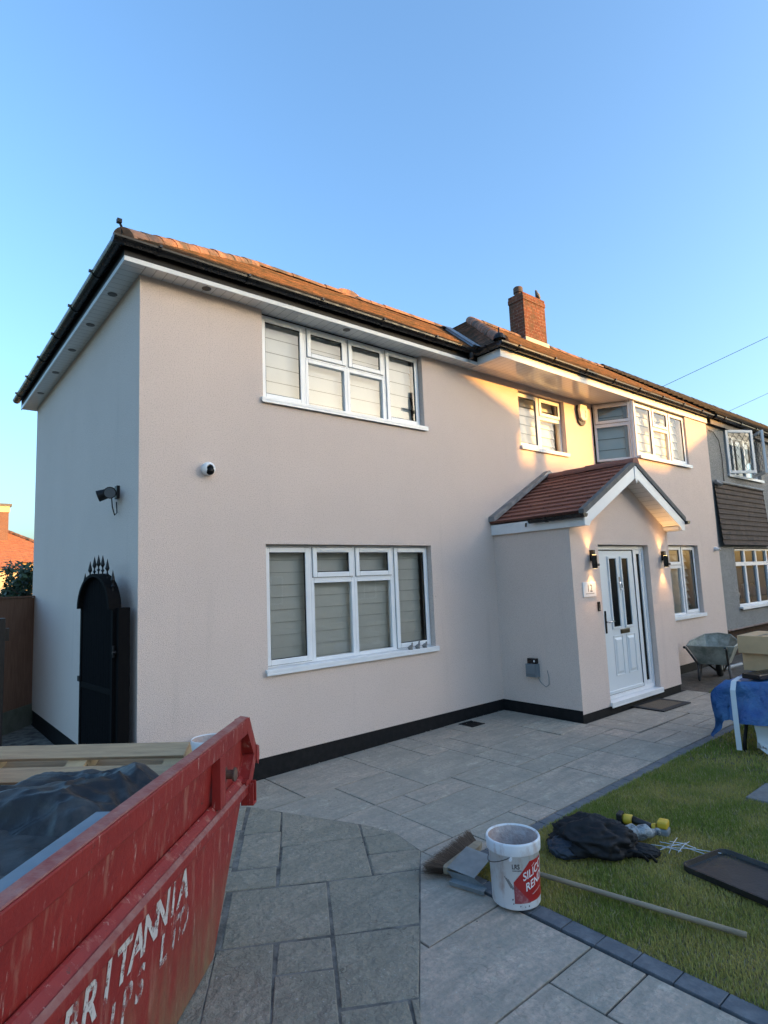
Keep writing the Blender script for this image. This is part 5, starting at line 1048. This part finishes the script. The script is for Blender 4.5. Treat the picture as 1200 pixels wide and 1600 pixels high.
# ------------------------------------------------------------------ wheelbarrow
wb=thing('wheelbarrow','mortar stained grey wheelbarrow standing in front of the downstairs window','wheelbarrow',(8.95,-1.25,-.12),R(14))
M_barrow=mat('mortar_crusted_metal',(.17,.19,.16),.85,col2=(.40,.41,.36),nscale=6,ndet=8,bump=.4,bscale=40); M_wbf=mat('dark_tube_frame',(.035,.035,.036),.6,col2=(.09,.085,.08),nscale=12)
top=[(-.42,.34),(-.42,-.34),(.10,-.37),(.50,-.20),(.56,0),(.50,.20),(.10,.37)]; bot=[(-.26,.20),(-.26,-.20),(.08,-.22),(.22,-.12),(.25,0),(.22,.12),(.08,.22)]
tz=[.60,.60,.62,.70,.72,.70,.62]
b=MB(); n_=7; b.add([(x,y,z) for (x,y),z in zip(top,tz)]+[(x,y,.30) for x,y in bot],[(i,(i+1)%n_,n_+(i+1)%n_,n_+i) for i in range(n_)]+[tuple(range(n_,2*n_))])
o=local(b,'tray',M_barrow,wb); so_=o.modifiers.new('thick','SOLIDIFY'); so_.thickness=.006
b=MB(); b.tube([(x,y,z) for (x,y),z in zip(top+top[:1],tz+tz[:1])],.014,8); local(b,'tray_rim',M_barrow,wb)
for s in (1,-1):
    b=MB(); b.tube([(-.98,.28*s,.64),(-.86,.28*s,.62),(-.30,.22*s,.30),(.10,.16*s,.27),(.42,.06*s,.10)],.017,8); local(b,'handle_tube',M_wbf,wb,smooth=True)
    b=MB(); b.tube([(-.99,.28*s,.642),(-.88,.28*s,.623)],.021,8); local(b,'grip',M_black,wb)
    b=MB(); b.tube([(-.30,.22*s,.29),(-.27,.23*s,.05),(-.22,.23*s,.0),(-.14,.23*s,.02),(-.06,.20*s,.28)],.016,8); local(b,'leg',M_wbf,wb,smooth=True)
b=MB(); b.lathe([(.10,-.04),(.17,-.045),(.195,-.02),(.195,.02),(.17,.045),(.10,.04)],22,0,T(.42,0,.195)@rot(90,'X')); wh=local(b,'wheel',M_rubber,wb,smooth=True)
b=MB(); b.lathe([(0,-.03),(.10,-.03),(.10,.03),(0,.03)],16,0,T(.42,0,.195)@rot(90,'X')); o=b.build('rim',M_barrow); o.parent=wh
# ------------------------------------------------------------------ table with blue tarpaulin
tb=thing('folding_table','folding table with dark curved metal legs at the right edge of the photo','table',(5.6,-3.35,gz(5)))
b=MB(); b.box(4.95,6.3,-3.75,-2.97,.545,.58); b.build('table_top',M_upvc,tb,bevel=.005)
for (x,y,s) in ((5.15,-3.66,1),(5.15,-3.05,1),(6.1,-3.66,-1),(6.1,-3.05,-1)):
    b=MB(); b.tube([(x,y,.545),(x-.02*s,y,.25),(x-.16*s,y,.02),(x-.20*s,y,gz(5))],.018,8); b.build('leg',M_iron,tb,smooth=True)
def tarp():
    b=MB(); n=90; vs=[];fs=[]; X0,X1,Y0,Y1=4.93,6.32,-3.77,-2.95; ov=.44
    for i in range(n+1):
        for j in range(n+1):
            u=-ov+(X1-X0+2*ov)*i/n; v=-ov+(Y1-Y0+2*ov)*j/n
            du=max(0,-u,u-(X1-X0)); dv=max(0,-v,v-(Y1-Y0)); cu=min(max(u,0),X1-X0); cv=min(max(v,0),Y1-Y0)
            d=max(du,dv)+.35*min(du,dv); sgu=-1 if u<0 else 1; sgv=-1 if v<0 else 1; wv=noise.noise(Vector((u*4,v*4,1)))
            flare=.035*min(1,d/.1)*(1+.8*wv)+.10*d; tt=u*7+v*9; fold=(.035*math.sin(tt)+.022*(1-abs(noise.noise(Vector((u*3,v*3,2))))*2.5))*min(1,d/.15)
            px=X0+cu+(sgu*(flare*min(1,du/.05)+fold) if du>0 else (fold*.6 if dv>0 else 0)); py=Y0+cv+(sgv*(flare*min(1,dv/.05)+fold) if dv>0 else 0)
            z=.592-(d-.02 if d>.02 else 0)*(.93+.22*noise.noise(Vector((u*2.2,v*2.2,6))))+.010*(1-abs(noise.noise(Vector((u*5,v*5,4))))*2)+.02*noise.noise(Vector((u*3,v*3,8)))
            vs.append((px,py,z))
    for i in range(n):
        for j in range(n): a=i*(n+1)+j; fs.append((a,a+1,a+n+2,a+n+1))
    b.add(vs,fs); return b.build('tarpaulin',mat('blue_tarpaulin',(.020,.085,.27),.42,spec=.5,col2=(.06,.17,.36),nscale=5,ndet=8,bump=.9,bscale=9,bdist=.05),smooth=True)
ident(tarp(),'crumpled blue tarpaulin draped over the folding table','tarpaulin')
b=MB(); p0=[(5.10,-3.03,.612),(4.86,-3.05,.600),(4.80,-3.055,.52),(4.79,-3.06,.2),(4.80,-3.06,-.05)]
for i in range(4):
    a,c_=Vector(p0[i]),Vector(p0[i+1]); s_=Vector((.008,-.022,0)); b.add([tuple(a-s_),tuple(a+s_),tuple(c_+s_),tuple(c_-s_)],[(0,1,2,3)])
o=b.build('white_strap',mat('white_webbing',(.62,.66,.68),.6)); q=o.modifiers.new('t','SOLIDIFY'); q.thickness=.004; ident(o,'flat white plastic strip hanging down the front of the blue tarpaulin','strip')
b=MB(); K=14; vs=[];fs=[]
for i in range(K+1):
    for j in range(K+1): u=i/K; v=j/K; vs.append((4.86+.06*u,-3.20-.19*u+.0,.22-.30*v+(.12*abs(u-.55) if v>.8 else 0)*1.2)); 
for k,vv in enumerate(vs): vs[k]=(vv[0]+.02*math.sin(vv[2]*22),vv[1],vv[2])
for i in range(K):
    for j in range(K): a=i*(K+1)+j; fs.append((a,a+1,a+K+2,a+K+1))
b.add(vs,fs); ident(b.build('white_cloth',mat('white_rag',(.60,.62,.62),.9,bump=.3),smooth=True),'torn white rag hanging below the edge of the blue tarpaulin','rag')
b=MB(); Mc=T(5.22,-3.22,.615)@rot(-14,'Z'); b.box(-.24,.26,-.09,.09,0,.05,0,Mc); o=b.build('tool_case',M_black,bevel=.008); ident(o,'flat black tool case lying on the blue tarpaulin','case')
M_card=mat('brown_cardboard',(.62,.40,.21),.85,col2=(.52,.335,.175),nscale=3,bump=.1)
for (z0_,z1_,x0_,x1_,lb) in ((.605,.80,5.62,6.1,'plain brown cardboard box standing on the table, lower of two'),(.802,.99,5.52,6.14,'wider brown cardboard box resting on top of the other box')):
    t=thing('cardboard_box',lb,'box',((x0_+x1_)/2,-3.1,z0_),group='cardboard boxes on the table'); b=MB(); b.box((x0_-x1_)/2,(x1_-x0_)/2,-.2,.22,0,z1_-z0_); local(b,'carton',M_card,t,bevel=.004)
    b=MB(); b.box((x0_-x1_)/2+.02,(x1_-x0_)/2-.02,-.02,.03,z1_-z0_+.0005,z1_-z0_+.002); local(b,'tape',mat('brown_tape',(.30,.20,.10),.3) if 'brown_tape' not in bpy.data.materials else bpy.data.materials['brown_tape'],t)
# stray bits on the soil by the barrow
b=MB(); b.tube([(9.7,-1.0,-.06),(10.3,-1.15,-.02)],.03,8); ident(b.build('grey_pipe',mat('grey_offcut',(.35,.37,.37),.5)),'short grey pipe offcut lying on bare soil behind the wheelbarrow','pipe')

# loose grit, leaves and render crumbs on the paving
rnd=random.Random(21); b=MB()
for k in range(420):
    x=rnd.uniform(-.2,6.5); y=rnd.uniform(-3.9,-.05)
    if y<-2.5 and x>1.1: continue
    if rnd.random()<.4: y=-abs(rnd.gauss(0,.12))-.02; x=rnd.uniform(1,4.9)
    s=rnd.uniform(.002,.0065); a=rnd.uniform(0,PI); K=T(x,y,gz(x)+.012)@Matrix.Rotation(a,4,'Z')
    b.add([(-s,-s*.6,0),(s,-s*.5,0),(s*.7,s*.7,0),(-s*.8,s*.5,0),(0,0,s*.9)],[(0,1,4),(1,2,4),(2,3,4),(3,0,4)],rnd.choice((0,0,1,2)),K)
struct(b.build('paving_grit',[mat('pale_crumb',(.45,.40,.36),.9),mat('dry_leaf_bit',(.16,.10,.05),.9),mat('dark_grit',(.06,.06,.055),.9)]),'stuff')
t=thing('wall_plug_hole','tiny dark screw hole in the pink wall right of the downstairs window','hole',(3.734,0,1.523)); b=MB(); b.lathe([(0,-.001),(.009,-.001)],10,0,T(0,-.001,0)@rot(90,'X')); local(b,'hole_mark',M_rubber,t)
